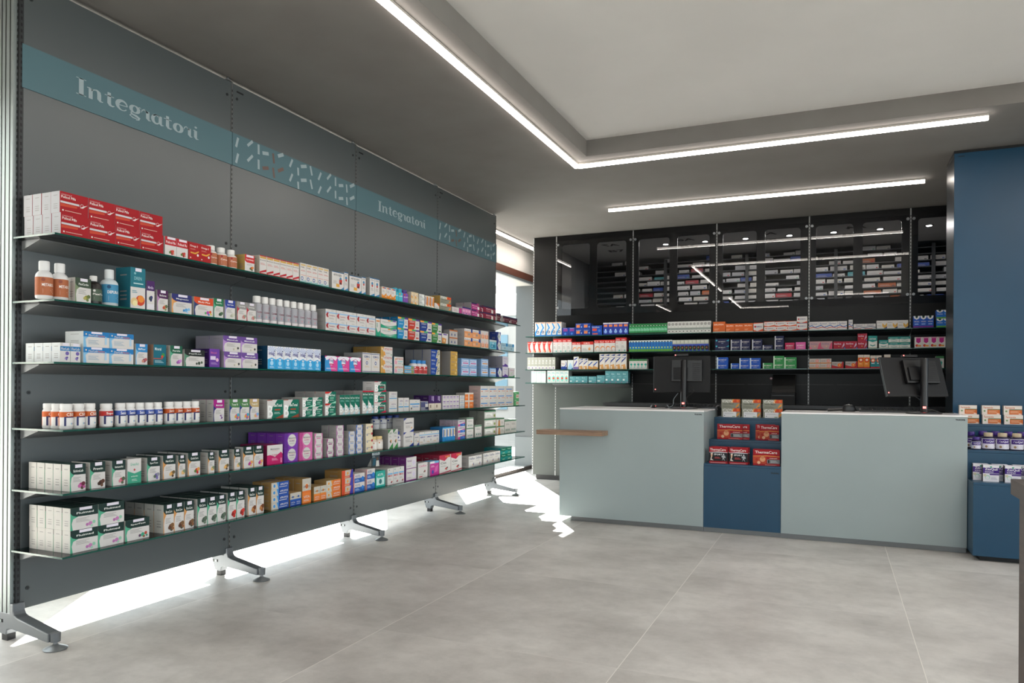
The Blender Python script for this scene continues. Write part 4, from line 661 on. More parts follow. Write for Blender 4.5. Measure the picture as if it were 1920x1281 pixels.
# street front behind the viewer
mb = MB()
mb.box(-4.27, 3.7, -3.2, -3, 2.8, 3.3, M_WALLW); mb.box(-4.27, -3.0, -3.2, -3, 0, 2.8, M_WALLW); mb.box(3.4, 3.7, -3.2, -3, 0, 2.8, M_WALLW); mb.box(-3.0, 3.4, -3.2, -3, 0, .1, M_WALLW)
struct('wall_front', mb)
fr = MB()
for x in (-3.0, -1.4, .2, 1.8, 3.34): fr.box(x, x + .06, -3.12, -3.04, .1, 2.8, M_ALU)
fr.box(-3, 3.4, -3.12, -3.04, .1, .16, M_ALU); fr.box(-3, 3.4, -3.12, -3.04, 2.74, 2.8, M_ALU)
w_ = struct('window_4', fr); g = MB(); g.poly([(-3, -3.08, .1), (3.4, -3.08, .1), (3.4, -3.08, 2.8), (-3, -3.08, 2.8)], M_WINGL); g.build('pane', w_)
portal('shopfront_portal', (.2, -3.22, 1.45), (6.4, 2.7), (0, 1, 0))
mb = MB(); mb.box(3.7, 3.9, -3.2, 11.3, 2.8, 3.3, M_WALLW); mb.box(3.7, 3.9, 6.3, 11.3, 0, 2.8, M_WALLW); mb.box(3.7, 3.9, -3.2, -2.6, 0, 2.8, M_WALLW)
struct('wall_right', mb)
fr = MB()
for y in (-2.6, -.4, 1.8, 4.0, 6.24): fr.box(3.76, 3.84, y, y + .06, .05, 2.8, M_ALU)
fr.box(3.76, 3.84, -2.6, 6.3, 0, .06, M_ALU); fr.box(3.76, 3.84, -2.6, 6.3, 2.74, 2.8, M_ALU)
w_ = struct('window_5', fr); g = MB(); g.poly([(3.8, -2.6, .06), (3.8, 6.3, .06), (3.8, 6.3, 2.74), (3.8, -2.6, 2.74)], M_WINGL); g.build('pane', w_)
portal('side_portal', (3.92, 1.85, 1.4), (2.7, 8.9), (-1, 0, 0))
# store room behind the shelving
mb = MB(); ms = pm('8A8B8D', .8, 0, 'store_room_wall')
mb.box(-3.42, 3.7, 11.1, 11.3, 0, 3.1, ms); mb.box(-3.44, -3.40, 8.62, 11.1, 0, 3.1, ms)
mb.box(1.66, 3.7, 8.56, 8.62, 0, 3.0, ms)
struct('wall_store', mb)
struct('ceiling_store', B(-3.44, 3.7, 8.6, 11.3, 2.985, 3.2, pm('B4B5B6', .8, 0, 'store_ceiling')))
# outside
struct('ground', B(-40, 30, -40, 60, -.12, -.06, noisy('street_paving', '8A8884', '94928E', 2, .8)))
mb = MB(); fc = noisy('pale_street_facade', 'A8A6A2', 'B2B0AC', 1, .8)
mb.box(-14, -4.0, 19, 19.4, -.06, 4.0, fc); mb.box(-20, -19.6, -8, 19, -.06, 5.0, fc)
gl = pm('6E8FA0', .2, 0, 'street_window_blue')
for i in range(9):
    x = -13.6 + i * 1.1; mb.box(x, x + .75, 18.94, 19, .5, 1.35, gl); mb.box(x, x + .75, 18.94, 19, 1.8, 2.6, gl)
for i in range(12):
    y = -6 + i * 2; mb.box(-19.6, -19.5, y, y + 1.2, .8, 2.6, gl)
struct('street_facade', mb)
aw = MB(); aw.prism([(13.2, 2.55), (15.6, 3.25), (15.6, 3.3), (13.2, 2.6)], -8.6, -5.0, 0, pm('E2E0DC', .8, 0, 'white_awning'))
t = thing('street_awning', 'white sloping awning over the street outside the left window', 'awning')
aw.build('canopy', t)
m2 = MB(); m2.tube([(-8.6, 13.25, 2.5), (-5.0, 13.25, 2.5)], .035, M_ALU); m2.build('front_bar', t)
m2 = MB(); m2.tube([(-6.0, 13.3, 2.5), (-6.0, 15.5, 2.4)], .02, M_ALU); m2.build('arm', t)

# ------------------------------------------------------------------ linear lamps
def lamp(label, segs, z=3.0, name='linear_lamp'):
    t = thing(name, label, 'lamp', group='linear ceiling lamps')
    h = MB(); d = MB()
    for (x0, y0, x1, y1) in segs:
        if x0 == x1: a = (x0 - .016, x0 + .016, min(y0, y1), max(y0, y1))
        else: a = (min(x0, x1), max(x0, x1), y0 - .016, y0 + .016)
        h.box(a[0], a[1], a[2], a[3], z - .016, z - .001, M_LEDH)
        d.box(a[0], a[1], a[2], a[3], z - .040, z - .0165, M_LEDS, ms={0: M_LED})
    h.build('profile', t); d.build('diffuser', t)
lamp('L-shaped glowing line of light running along the ceiling recess', [(-1.97, 2.75, -1.97, 5.81), (-1.954, 5.81, .93, 5.81)])
lamp('shorter straight ceiling lamp just in front of the black shelving', [(-2.15, 7.37, .71, 7.37)])
lamp('straight ceiling lamp running above the far street window', [(-3.67, 5.4, -3.67, 9.3)])
lamp('bent ceiling lamp near the shop entrance, mirrored in the black glass', [(-1.97, -.45, -1.97, 1.6), (-1.954, -.45, -.96, -.45)])
lamp('ceiling lamp over the first street window near the entrance', [(-3.62, -.7, -3.62, 1.0)])
lamp('added ceiling fill lamp along the outer side of the recess, beyond the picture', [(3.2, -.45, 3.2, 5.2)])  # unseen lamp, added to brighten the right side of the room
lamp('added ceiling fill lamp inside the recess on its far right side, beyond the picture', [(2.3, -.45, 2.3, 5.2)], 3.129)  # another added lamp out of view, lifts the floor on the right
lamp('added ceiling fill lamp inside the recess just outside the picture on the right', [(1.5, 2.9, 1.5, 5.0), (1.95, 2.9, 1.95, 5.2)], 3.129)  # two unseen strips added as extra light for the right-hand floor
lamp('short ceiling lamp inside the recess near the entrance', [(.03, .3, .98, .3)], 3.129)

# ------------------------------------------------------------------ long shelving on the left
YB = [2.14, 3.393, 4.649, 5.905, 7.17]
XP = -3.34
SHZ = [1.797, 1.512, 1.243, .952, .68, .41]
G = thing('shelving_unit', 'long grey free-standing shelving wall with six glass shelves and teal sign band', 'shelving', (0, 0, 0))
slot_l, slot_d = pm('9A9C9C', .4, .5), pm('101114', .6)
def slotted(mb, x, y, z0, z1, axis, w=.011, out=.0015, pitch=.028, base=None):
    """upright face with its row of slots; axis 0: faces +x, axis 1: faces -y"""
    z = z0 + .02
    while z < z1 - .02:
        q = [(-w * .28, z), (w * .28, z), (w * .28, z + pitch * .5), (-w * .28, z + pitch * .5)]
        mb.poly([(x + out, y + a, b) if axis == 0 else (x + a, y - out, b) for a, b in q], slot_d)
        z += pitch
for i, y in enumerate(YB):
    mb = MB()
    if i == 0:
        mb.box(-3.445, -3.352, y - .03, y + .002, .12, 2.975, M_ALU)
        for xx in (-3.432, -3.405, -3.375):
            mb.box(xx, xx + .004, y - .0315, y - .029, .12, 2.975, slot_d)
        mb.box(-3.352, XP + .001, y - .012, y + .006, .12, 2.975, pm('3A3C3E', .4, .4)); slotted(mb, -3.347, y - .0125, .15, 2.95, 1, .016)
        slotted(mb, XP + .001, y - .003, .15, 2.95, 0, .014)
    else:
        mb.box(-3.41, XP + .001, y - .0065, y + .0065, .12, 2.975, pm('6E7070', .4, .4)); slotted(mb, XP + .001, y, .15, 2.95, 0)
    u = mb.build('upright', G)
    k = MB(); k.lathe([(.012, 0), (.02, .004), (.02, .01), (.008, .014), (.008, .024)], (-3.355, y - .02, 2.972), M_STEEL, 12); k.build('levelling_screw', u, True)
sbs = []
for i in range(4):
    a, b = YB[i] + .0075, YB[i + 1] - .0075
    mb = MB(); mb.box(-3.40, XP, a, b, .135, 2.97, M_PANEL)
    p = mb.build('back_panel', G, bevel=.002)
    for z in (2.885, 1.995, 1.108, .225):
        for y in (a + .032, b - .032):
            k = MB(); k.prism([(y + .009 * math.cos(t * math.pi / 6), z + .009 * math.sin(t * math.pi / 6)) for t in range(12)], XP, XP + .0025, 0, pm('3C4042', .3, .5))
            k.prism([(y + .004 * math.cos(t * math.pi / 4), z + .004 * math.sin(t * math.pi / 4)) for t in range(8)], XP + .002, XP + .003, 0, slot_d)
            k.build('screw', p)
    if i: 
        k = MB(); k.box(XP, XP + .001, a + .03, a + .085, 2.925, 2.935, slot_d); k.build('maker_mark', p)
    s = B(XP + .0005, XP + .005, YB[i] + (.002 if i else .0), YB[i + 1] - .002 if i < 3 else YB[4] + .012, 2.475, 2.67, M_TEAL)
    if i in (1, 3):
        m = s
        for (u0, v0, u1, v1, br) in DASH:
            d_ = Vector((u1 - u0, v1 - v0)); n_ = Vector((-d_.y, d_.x)).normalized() * .0085
            y0 = YB[i]
            if abs(d_.x) > abs(d_.y) * 1.2: n_ = n_ * 1.3
            m.poly([(XP + .006, y0 + u0 + n_.x, 2.475 + v0 + n_.y), (XP + .006, y0 + u0 - n_.x, 2.475 + v0 - n_.y), (XP + .006, y0 + u1 - n_.x, 2.475 + v1 - n_.y), (XP + .006, y0 + u1 + n_.x, 2.475 + v1 + n_.y)], M_BROWN if br else M_TXT)
    sbs.append(s)
# the word Integratori in a bold serif hand
def ell(cx, cy, rx, ry, a0, a1, n=14): return [(cx + rx * math.cos(math.radians(a0 + (a1 - a0) * i / n)), cy + ry * math.sin(math.radians(a0 + (a1 - a0) * i / n))) for i in range(n + 1)]
def wl(n, a, b): return [a + (b - a) * math.sin(math.pi * i / (n - 1)) for i in range(n)]
GL = {
 'I': (.42, [([(.21, 0), (.21, 1)], [.17, .17]), ([(.03, .02), (.39, .02)], [.05, .05]), ([(.03, .98), (.39, .98)], [.05, .05])]),
 'n': (.66, [([(.13, .0), (.13, .6)], [.15, .15]), ([(.0, .62), (.1, .64), (.2, .58)], [.05, .06, .05]), ([(.16, .5), (.26, .62), (.36, .65), (.43, .58), (.45, .45), (.45, .14), (.5, .05), (.6, .06)], [.04, .06, .1, .14, .15, .15, .1, .04])]),
 't': (.42, [([(.17, .84), (.17, .16), (.22, .06), (.3, .04), (.38, .09)], [.13, .15, .13, .09, .03]), ([(.0, .62), (.36, .62)], [.05, .05])]),
 'e': (.54, [(ell(.27, .34, .2, .3, 8, 325, 20), [.05 + .12 * math.sin(math.pi * min(1, i / 20 * 1.15)) ** 1.5 for i in range(21)]), ([(.12, .33), (.48, .38)], [.05, .05])]),
 'g': (.52, [(ell(.24, .42, .16, .22, 0, 360, 22), [.06 + .09 * abs(math.cos(math.radians(360 * i / 22))) for i in range(23)]), ([(.36, .58), (.46, .66), (.5, .6)], [.05, .05, .03]),
      ([(.14, .22), (.08, .14), (.14, .06), (.3, .02), (.42, -.06), (.4, -.18), (.3, -.24)], [.05, .07, .1, .14, .13, .07, .03]), ([(.1, .06), (.04, -.06), (.16, -.14), (.34, -.16)], [.04, .06, .07, .06])]),
 'r': (.42, [([(.0, .4), (.03, .56), (.12, .64), (.2, .58)], [.02, .05, .08, .05]), ([(.15, .6), (.27, .5)], [.07, .1]), ([(.27, .6), (.27, .14), (.33, .05), (.42, .07)], [.15, .15, .1, .03])]),
 'a': (.56, [(ell(.22, .32, .15, .28, 40, 320, 16), [.05 + .1 * math.sin(math.pi * i / 16) for i in range(17)]), ([(.4, .62), (.4, .14), (.46, .05), (.56, .08)], [.15, .15, .1, .03]), ([(.1, .52), (.2, .63), (.36, .6)], [.07, .06, .05])]),
 'o': (.52, [(ell(.25, .33, .17, .27, 0, 360, 22), [.06 + .1 * abs(math.cos(math.radians(360 * i / 22))) for i in range(23)])]),
 'i': (.34, [([(.15, .62), (.15, .14), (.21, .05), (.31, .07)], [.15, .15, .1, .03]), ([(.03, .6), (.15, .63)], [.04, .06]), (ell(.16, .85, .035, .035, 0, 360, 8), [.07] * 9)]),
}
def word(mb, s, y0, z0, cap, width, x, m):
    adv = sum(GL[c][0] for c in s); sx = width / adv; u = 0
    for c in s:
        for pts, ws in GL[c][1]:
            n = len(pts); Lp, Rp = [], []
            for i, (a, b) in enumerate(pts):
                p, q = pts[max(i - 1, 0)], pts[min(i + 1, n - 1)]
                dx, dy = q[0] - p[0], q[1] - p[1]; l = math.hypot(dx, dy) or 1
                nx, ny = -dy / l * ws[i] / 2, dx / l * ws[i] / 2
                Lp.append((a + nx, b + ny)); Rp.append((a - nx, b - ny))
            for i in range(n - 1):
                mb.poly([(x, y0 + (u + p[0]) * sx, z0 + p[1] * cap) for p in (Lp[i], Rp[i], Rp[i + 1], Lp[i + 1])], m)
        u += GL[c][0]
for i in range(4):
    if i in (0, 2): word(sbs[i], 'Integratori', YB[i] + .25 if i == 0 else YB[i] + .285, 2.54, .08, .75, XP + .006, M_TXT)
    sbs[i].build('sign_band', G)
# shelves
RAILM = pm('77797B', .45, .3, 'grey_shelf_rail')
for k, z in enumerate(SHZ):
    xf = -3.06 if k < 3 else -3.0
    for i in range(4):
        a = YB[i] + .002 if i else YB[0] - .035
        b = YB[i + 1] - .002 if i < 3 else YB[4] + .03
        s = MB().box(XP + .004, xf, a, b, z - .008, z, M_EDGE, {0: M_SHELFGL, 1: M_SHELFGL}).build('glass_shelf', G)
        r = MB(); r.prism([(XP, z - .05), (XP, z - .009), (XP + .125, z - .009), (XP + .12, z - .014), (XP + .01, z - .05)], YB[i] + .004, YB[i + 1] - .004, 1, RAILM)
        r.build('shelf_bracket', G)
# feet
FP = [(-3.447, .128), (-3.445, .1), (-3.425, .04), (-3.42, .032), (-3.375, .028), (-3.37, .052), (-3.35, .06), (-3.1, .034), (-3.092, .034), (-3.092, .07), (-3.3, .112), (-3.318, .12), (-3.326, .135), (-3.328, .17), (-3.35, .17), (-3.352, .128)]
for i, y in enumerate(YB):
    f = MB().prism(FP, y - .032, y + .022, 1, M_FOOT).build('foot', G, bevel=.004)
    MB().lathe([(.02, 0), (.021, .038)], (-3.083, y - .005, .034), M_FOOT, 16).build('foot_end', f, True)
    MB().lathe([(.046, 0), (.048, .005), (.04, .01), (.014, .02), (.009, .024), (.009, .036)], (-3.083, y - .005, 0), M_STEEL, 24).build('foot_disc', f, True)
    MB().box(-3.415, -3.378, y - .024, y + .014, 0, .03, M_RUBBER).build('rubber_pad', f)
    MB().box(-3.435, -3.395, y - .0335, y - .031, .082, .096, slot_d).box(-3.42, -3.403, y - .035, y - .032, .083, .095, M_ALU).build('locking_bolt', f)

# ------------------------------------------------------------------ black shelving wall behind the counter
XB = [-3.145, -2.186, -1.228, -.262, .697, 1.655]
W = thing('wall_shelving', 'tall anthracite shelving wall with glazed upper doors behind the counter', 'shelving')
YP = 8.52
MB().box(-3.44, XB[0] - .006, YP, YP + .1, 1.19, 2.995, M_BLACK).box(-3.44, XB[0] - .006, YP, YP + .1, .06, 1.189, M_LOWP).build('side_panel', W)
for i, x in enumerate([-3.444] + XB[:5]):
    mb = MB(); mb.box(x - .006, x + .006, YP - .003, YP + .06, .06, 2.995, pm('A2A4A4', .4, .3)); slotted(mb, x, YP - .003, .1, 2.95, 1, .012, .0015, .034); mb.build('upright', W)
def rrect(x0, x1, z0, z1, r, n=6):
    pts = []
    for cx, cz, a in ((x1 - r, z0 + r, -90), (x1 - r, z1 - r, 0), (x0 + r, z1 - r, 90), (x0 + r, z0 + r, 180)):
        for k in range(n + 1): t = math.radians(a + 90 * k / n); pts.append((cx + r * math.cos(t), cz + r * math.sin(t)))
    return pts
def frame_with_holes(name, outer, holes, y, thick, m, parent):
    c = bpy.data.curves.new(name, 'CURVE'); c.dimensions = '2D'; c.fill_mode = 'BOTH'; c.extrude = thick / 2
    for pts in [outer] + holes:
        s = c.splines.new('POLY'); s.points.add(len(pts) - 1); s.use_cyclic_u = True
        for p, q in zip(s.points, pts): p.co = (q[0], q[1], 0, 1)
    o = bpy.data.objects.new(name, c); COL.objects.link(o); dg = bpy.context.evaluated_depsgraph_get(); dg.update()
    me = bpy.data.meshes.new_from_object(o.evaluated_get(dg)); bpy.data.objects.remove(o); bpy.data.curves.remove(c)
    me.transform(Matrix.Translation((0, y, 0)) @ Matrix.Rotation(math.radians(90), 4, 'X'))
    me.materials.clear(); me.materials.append(m)
    return mesh_obj(name, me, parent)
for i in range(5):
    a, b = XB[i] + .007, XB[i + 1] - .007
    MB().box(a, b, YP, YP + .02, 1.19, 2.0, M_BLACK).build('back_panel', W)
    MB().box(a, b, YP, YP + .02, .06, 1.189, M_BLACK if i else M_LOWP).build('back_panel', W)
    holes = [rrect(a + .06, a + .42, 2.10, 2.885, .035), rrect(a + .51, a + .87, 2.10, 2.885, .035)]
    frame_with_holes('door_frame', [(a, 2.0), (b, 2.0), (b, 2.995), (a, 2.995)], holes, YP + .01, .02, M_BLACK, W)
    g = MB(); g.poly([(a + .01, YP - .012, 2.02), (b - .01, YP - .012, 2.02), (b - .01, YP - .012, 2.93), (a + .01, YP - .012, 2.93)], M_PANEGL)
    g = g.build('glass_door', W)
    for x in (a + .02, b - .02):
        for z in (2.115, 2.885):
            k = MB(); k.prism([(x + .014 * math.cos(t * math.pi / 8), z + .014 * math.sin(t * math.pi / 8)) for t in range(16)], YP - .02, YP - .001, 1, M_STEEL); k.build('glass_clip', g)
for k, z in enumerate((1.75, 1.553, 1.354, 1.194)):
    for i in range(5 if k < 3 else 1):
        a, b = (XB[i] if i else -3.42) + .004, XB[i + 1] - .004
        MB().box(a, b, 8.2, YP - .004, z - .008, z, M_EDGE, {0: M_SHELFGL, 1: M_SHELFGL}).build('glass_shelf', W)
        MB().prism([(YP - .003, z - .05), (YP - .003, z - .009), (YP - .13, z - .009), (YP - .125, z - .016), (YP - .02, z - .05)], XB[i] + .004, b, 0, pm('4A4C4E', .45, .3)).build('shelf_bracket', W)
MB().box(-3.40, .8, YP + .01, YP + .05, 0, .06, M_RUBBER).build('plinth', W)
c = thing('low_cabinet', 'dark grey low cabinet along the foot of the black shelving', 'cabinet')
MB().box(-2.39, 1.5, 8.02, YP - .01, .94, .975, pm('2C2D2F', .35, 0, 'dark_worktop')).build('worktop', c)
for i in range(5):
    a = -2.37 + i * .77
    MB().box(a, a + .765, 8.05, YP - .01, .05, .94, M_BLACK).build('cabinet_body', c)
MB().box(-2.35, 1.45, 8.09, YP - .02, 0, .05, M_RUBBER).build('plinth', c)

# store room racking, signs on its ceiling, downlights
r = thing('storage_rack', 'dark metal rack of closely spaced shelves behind the glazed doors', 'rack')
RZ = [2.12 + .079 * i for i in range(11)]
rk = pm('3A3C3E', .5, .4)
for x in (-3.3, -2.2, -1.1, 0, 1.1, 2.2):
    MB().box(x - .02, x + .02, 10.38, 10.42, 0, 2.95, rk).build('post', r)
for z in RZ: MB().box(-3.32, 2.22, 10.4, 10.8, z - .012, z, rk).build('shelf_board', r)
for i, x in enumerate((-1.995, -1.502, -1.016, -.513, -.027, .461, .952)):
    t = thing('recessed_downlight', 'small round downlight in the store room ceiling, %s from the left' % ORD[i], 'lamp', (x, 9.43, 2.985), group='store room downlights')
    MB().lathe([(.045, -.006), (.047, 0)], (0, 0, 0), pm('1A1A1C', .5), 20).build('rim', t)
    MB().lathe([(.03, -.009), (.03, -.005)], (0, 0, 0), emis('downlight_glow', (1, .97, .92), 20) if i == 0 else bpy.data.materials['downlight_glow'], 16).build('lens', t)
    l = bpy.data.lights.new('downlight', 'AREA'); l.shape = 'DISK'; l.size = .06; l.energy = 4.2; l.color = (1, .96, .9)
    lo = bpy.data.objects.new('bulb', l); COL.objects.link(lo); lo.parent = t; lo.location = (0, 0, -.012)
for i, n in enumerate('7654'):
    for s, yy, dx in (('A' + n, 9.24, 0), ('B' + n, 9.66, -.03)):
        v, f = text2d(s, .03); m = MB(); x0 = -2.78 + i * .96 + dx
        m.v = [(x0 + (1 - p[0]) * .22 if s[0] == 'A' else x0 + p[0] * .22, yy + (p[1] - .5) * -.15, 2.983) for p in v]; m.f = [list(q) for q in f]; m.m = [m.mi(slot_d)] * len(f)
        tag(m.build('ceiling_marking'), 'black letters %s marked on the store room ceiling' % s, 'sign', 'bay letters on the store room ceiling')

# ------------------------------------------------------------------ counters
def logo(parent, x1, y, z, w=.06, h=.011):
    v, f = text2d('TH.KOHL', .06); m = MB(); m.v = [(x1 - w + p[0] * w, y, z + p[1] * h) for p in v]; m.f = [list(q) for q in f]; m.m = [m.mi(slot_d)] * len(f)
    m.build('maker_lettering', parent)
def counter(label, x0, x1, y0=6.0, d=.73):
    t = thing('service_counter', label, 'counter')
    b = MB().box(x0, x1, y0, y0 + d, .04, .955, M_GREY).build('body', t, bevel=.0015)
    MB().box(x0 - .002, x1 + .002, y0 - .003, y0 + d + .01, .9555, .967, M_WHITE).build('countertop', t, bevel=.001)
    MB().box(x0 + (.1 if x0 < -1 else 0), x1, y0 + .03, y0 + d - .05, 0, .04, pm('77797A', .35, .6, 'plinth_metal')).build('plinth', t)
    logo(b, x1 - .014, y0 - .0008, .93)
    return t
c1 = counter('sage grey sales counter with white top and a wooden ledge on its front', -2.175, -.957)
MB().box(-2.325, -1.745, 5.83, 5.999, .745, .783, M_OAK).build('wooden_ledge', c1, bevel=.001)
c2 = counter('sage grey sales counter with white top, beside the blue tower', -.375, .85, d=.6)

def step_display(label, x0, x1, y0, zs, ys, zb=.04):
    t = thing('stepped_display', label, 'display')
    for k in range(3):
        y1 = ys[k + 1] if k < 2 else ys[2] + .3
        m = MB().box(x0, x1, ys[k], y1 - .001, zb if k == 0 else zs[k - 1] - .1, zs[k] - .018, M_BLUE); m.build('riser', t)
        MB().box(x0, x1, ys[k] - .0005, y1 - .0005, zs[k] - .0175, zs[k], M_BLUE).build('step', t, bevel=.0015)
    return t
s1 = step_display('petrol blue stepped display standing between the two counters', -.955, -.377, 6.0, [.547, .724, .896], [6.003, 6.267, 6.549])
MB().box(-.955, -.377, 6.03, 6.7, 0, .04, pm('77797A', .35, .6)).build('plinth', s1); logo(s1, -.39, 6.0, .49)
s2 = step_display('petrol blue stepped display at the foot of the blue tower', .853, 2.2, 5.78, [.527, .727, .897], [5.78, 6.02, 6.29], .035)
MB().box(.9, 2.1, 5.83, 6.5, 0, .035, M_RUBBER).build('plinth', s2)
tw = thing('storage_tower', 'tall petrol blue block reaching the ceiling right of the counters', 'cabinet')
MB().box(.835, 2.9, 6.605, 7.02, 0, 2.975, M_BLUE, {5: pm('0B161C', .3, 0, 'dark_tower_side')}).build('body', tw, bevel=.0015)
MB().box(.835, 2.9, 6.62, 7.0, 2.975, 2.998, slot_d).build('top_gap', tw); logo(tw, .905, 6.604, 2.945, .045, .008)

# ------------------------------------------------------------------ wooden desk close on the right
dk = thing('wooden_desk', 'dark wooden desk close by, only its corner and leg panel showing', 'desk')
DX, DY = .335, 1.82
MB().box(DX, 1.1, 1.0, DY, .933, .965, M_DESK).build('desk_top', dk, bevel=.001)
MB().box(DX + .012, DX + .034, 1.02, DY - .02, 0, .9325, M_DESK, {3: M_DESKIN, 4: M_DESK}).build('leg_panel', dk)
MB().box(DX + .6, DX + .622, 1.02, DY - .02, 0, .9325, M_DESKIN).build('leg_panel', dk)
MB().box(DX + .035, DX + .6, 1.1, 1.6, 0, .9325, M_DESKIN).build('inner_panel', dk)

# ------------------------------------------------------------------ tills
def bez(p, n=12):
    out = []
    for i in range(len(p) - 1):
        p0, p1, p2, p3 = (Vector(p[max(i - 1, 0)]), Vector(p[i]), Vector(p[i + 1]), Vector(p[min(i + 2, len(p) - 1)]))
        for k in range(n):
            t = k / n
            out.append(.5 * ((2 * p1) + (-p0 + p2) * t + (2 * p0 - 5 * p1 + 4 * p2 - p3) * t * t + (-p0 + 3 * p1 - 3 * p2 + p3) * t ** 3))
    return out + [Vector(p[-1])]
RED = emis('red_indicator', (1, .04, .03), 3.0)
CT = .967
def monitor(label, x, y, yaw, tilt, zc, w=.49, h=.315, roll=0, off=(0, 0)):
    t = thing('computer_monitor', label, 'monitor', (x, y, CT), 0)
    s = MB().lathe([(.12, 0), (.12, .008), (.1, .014)], (0, 0, 0), M_BK, 28); s.build('base', t, True)
    st = MB().lathe([(.026, .012), (.026, zc + .12), (.024, zc + .125)], (0, 0, 0), M_BK, 20).build('stand_column', t, True)
    MB().box(-.01, .01, -.029, -.024, .04, .055, RED).build('red_light', st)
    hd = bpy.data.objects.new('screen_housing', MB().box(-w / 2, w / 2, .03, .05, -h / 2, h / 2, M_BK2).mesh('screen_housing')); COL.objects.link(hd); hd.parent = t
    hd.location = (off[0], off[1], zc); hd.rotation_euler = (tilt, roll, yaw)
    bv = hd.modifiers.new('bevel', 'BEVEL'); bv.width = .004; bv.segments = 2
    hs = MB().box(-w * .17, w * .37, -.005, .031, -h * .2, h * .4, M_BK).build('connector_housing', hd, bevel=.006)
    MB().box(-.06, .06, -.02, -.004, -.045, .06, M_BK2).build('mount_plate', hd, bevel=.002)
    v = MB()
    for k in range(9): v.box(w * .2, w * .34, -.0062, -.005, -h * .15 + k * .017, -h * .15 + k * .017 + .007, slot_d)
    v.build('vent', hd)
    MB().box(-w / 2 + .014, -w / 2 + .022, .028, .031, -h / 2 + .022, -h / 2 + .03, RED).build('power_light', hd)
    MB().box(-w / 2, -w / 2 + .004, .0302, .0502, -h / 2, h / 2, pm('4A4E50', .3, .3)).build('bezel', hd)
    MB().box(-w / 2 + .012, w / 2 - .012, .0505, .0512, -h / 2 + .02, h / 2 - .012, pm('0A0C10', .1)).build('screen', hd)
    cm = MB().box(-.06, .06, .02, .045, h / 2 + .001, h / 2 + .02, M_BK).build('webcam', hd, bevel=.003)
    MB().box(-.055, -.047, .018, .0205, h / 2 + .006, h / 2 + .014, RED).build('webcam_light', cm)
    return t
monitor('black computer monitor seen from behind on the counter with the ledge', -1.195, 6.42, 0, 0, .297, off=(-.03, .02))
monitor('tilted black computer monitor turned aside on the counter by the tower', .603, 6.22, math.radians(28), math.radians(-20), .287, .48, .31, off=(-.05, .03))
def keyboard(label, x, y, rz):
    t = thing('keyboard', label, 'keyboard', (x, y, CT), rz)
    MB().prism([(-.07, 0), (.07, 0), (.07, .03), (-.07, .014)], -.225, .225, 0, M_BK).build('case', t)
    k = MB()
    for r_ in range(5):
        for c_ in range(15): k.box(-.21 + c_ * .028, -.21 + c_ * .028 + .023, -.055 + r_ * .024, -.055 + r_ * .024 + .02, .0165 + r_ * .0027, .025 + r_ * .0027, M_BK2)
    k.build('keys', t); 
keyboard('black keyboard behind the first monitor, propped up at the back', -1.16, 6.64, 0)
keyboard('black keyboard under the tilted monitor', .40, 6.5, 0)
def mouse(label, x, y, rz):
    t = thing('computer_mouse', label, 'mouse', (x, y, CT), rz)
    m = MB(); n = 10
    pr = [(.001, 0), (.9, .0), (1, .25), (.92, .6), (.7, .85), (.4, .97), (.001, 1)]
    m.lathe([(a * .032, b * .032) for a, b in pr], (0, 0, 0), M_BK, 18)
    m.v = [(x_ * .95, y_ * 1.7, z_) for x_, y_, z_ in m.v]; m.build('shell', t, True)
    MB().box(-.004, .004, -.05, -.03, .012, .02, RED).build('red_light', t)
mouse('black computer mouse with a red light beside the first monitor', -1.47, 6.5, .5)
ph = thing('barcode_scanner', 'black hand scanner lying on the counter by the tilted monitor', 'scanner', (.1, 6.42, CT), .3)
sc_ = MB().lathe([(.001, 0), (.03, 0), (.034, .02), (.026, .05), (.001, .062)], (0, 0, 0), M_BK, 18); sc_.v = [(a * 1.6, b, c_) for a, b, c_ in sc_.v]; sc_.build('head', ph, True)
hb = MB(); hb.tube([(-.03, 0, .02), (-.1, 0, .016), (-.16, 0, .012)], .012, M_BK); hb.build('grip', ph, True)
def cable(label, pts, r=.003, m=None):
    o = MB().tube(bez(pts), r, m or M_BK, 6).build('cable', smooth=True); tag(o, label, 'cable', 'cables on the counters')
cable('black cable looping down the first monitor stand', [(-1.13, 6.39, 1.17), (-1.1, 6.36, 1.12), (-1.16, 6.36, 1.06), (-1.13, 6.34, 1.01), (-1.04, 6.27, .976)])
cable('black cable trailing towards the mouse by the first monitor', [(-1.45, 6.46, .972), (-1.4, 6.36, .972), (-1.3, 6.33, .975), (-1.33, 6.38, 1.0), (-1.28, 6.3, .972), (-1.2, 6.28, .972)])
cable('thin wire hanging left of the first monitor stand', [(-1.24, 6.4, 1.1), (-1.27, 6.37, 1.05), (-1.27, 6.34, 1.0), (-1.3, 6.28, .975)], .0025, pm('6A7478', .4))
cable('pale wire under the tilted monitor', [(.5, 6.4, 1.14), (.55, 6.37, 1.1), (.62, 6.4, 1.04), (.63, 6.38, .976)], .003, pm('55585C', .4))
cable('tangled black cable running from the scanner to the tilted monitor', [(.16, 6.4, .98), (.28, 6.2, .98), (.38, 6.1, .99), (.46, 6.08, .98), (.56, 6.07, .99), (.64, 6.08, 1.0), (.7, 6.1, .98), (.78, 6.12, .98)], .003)
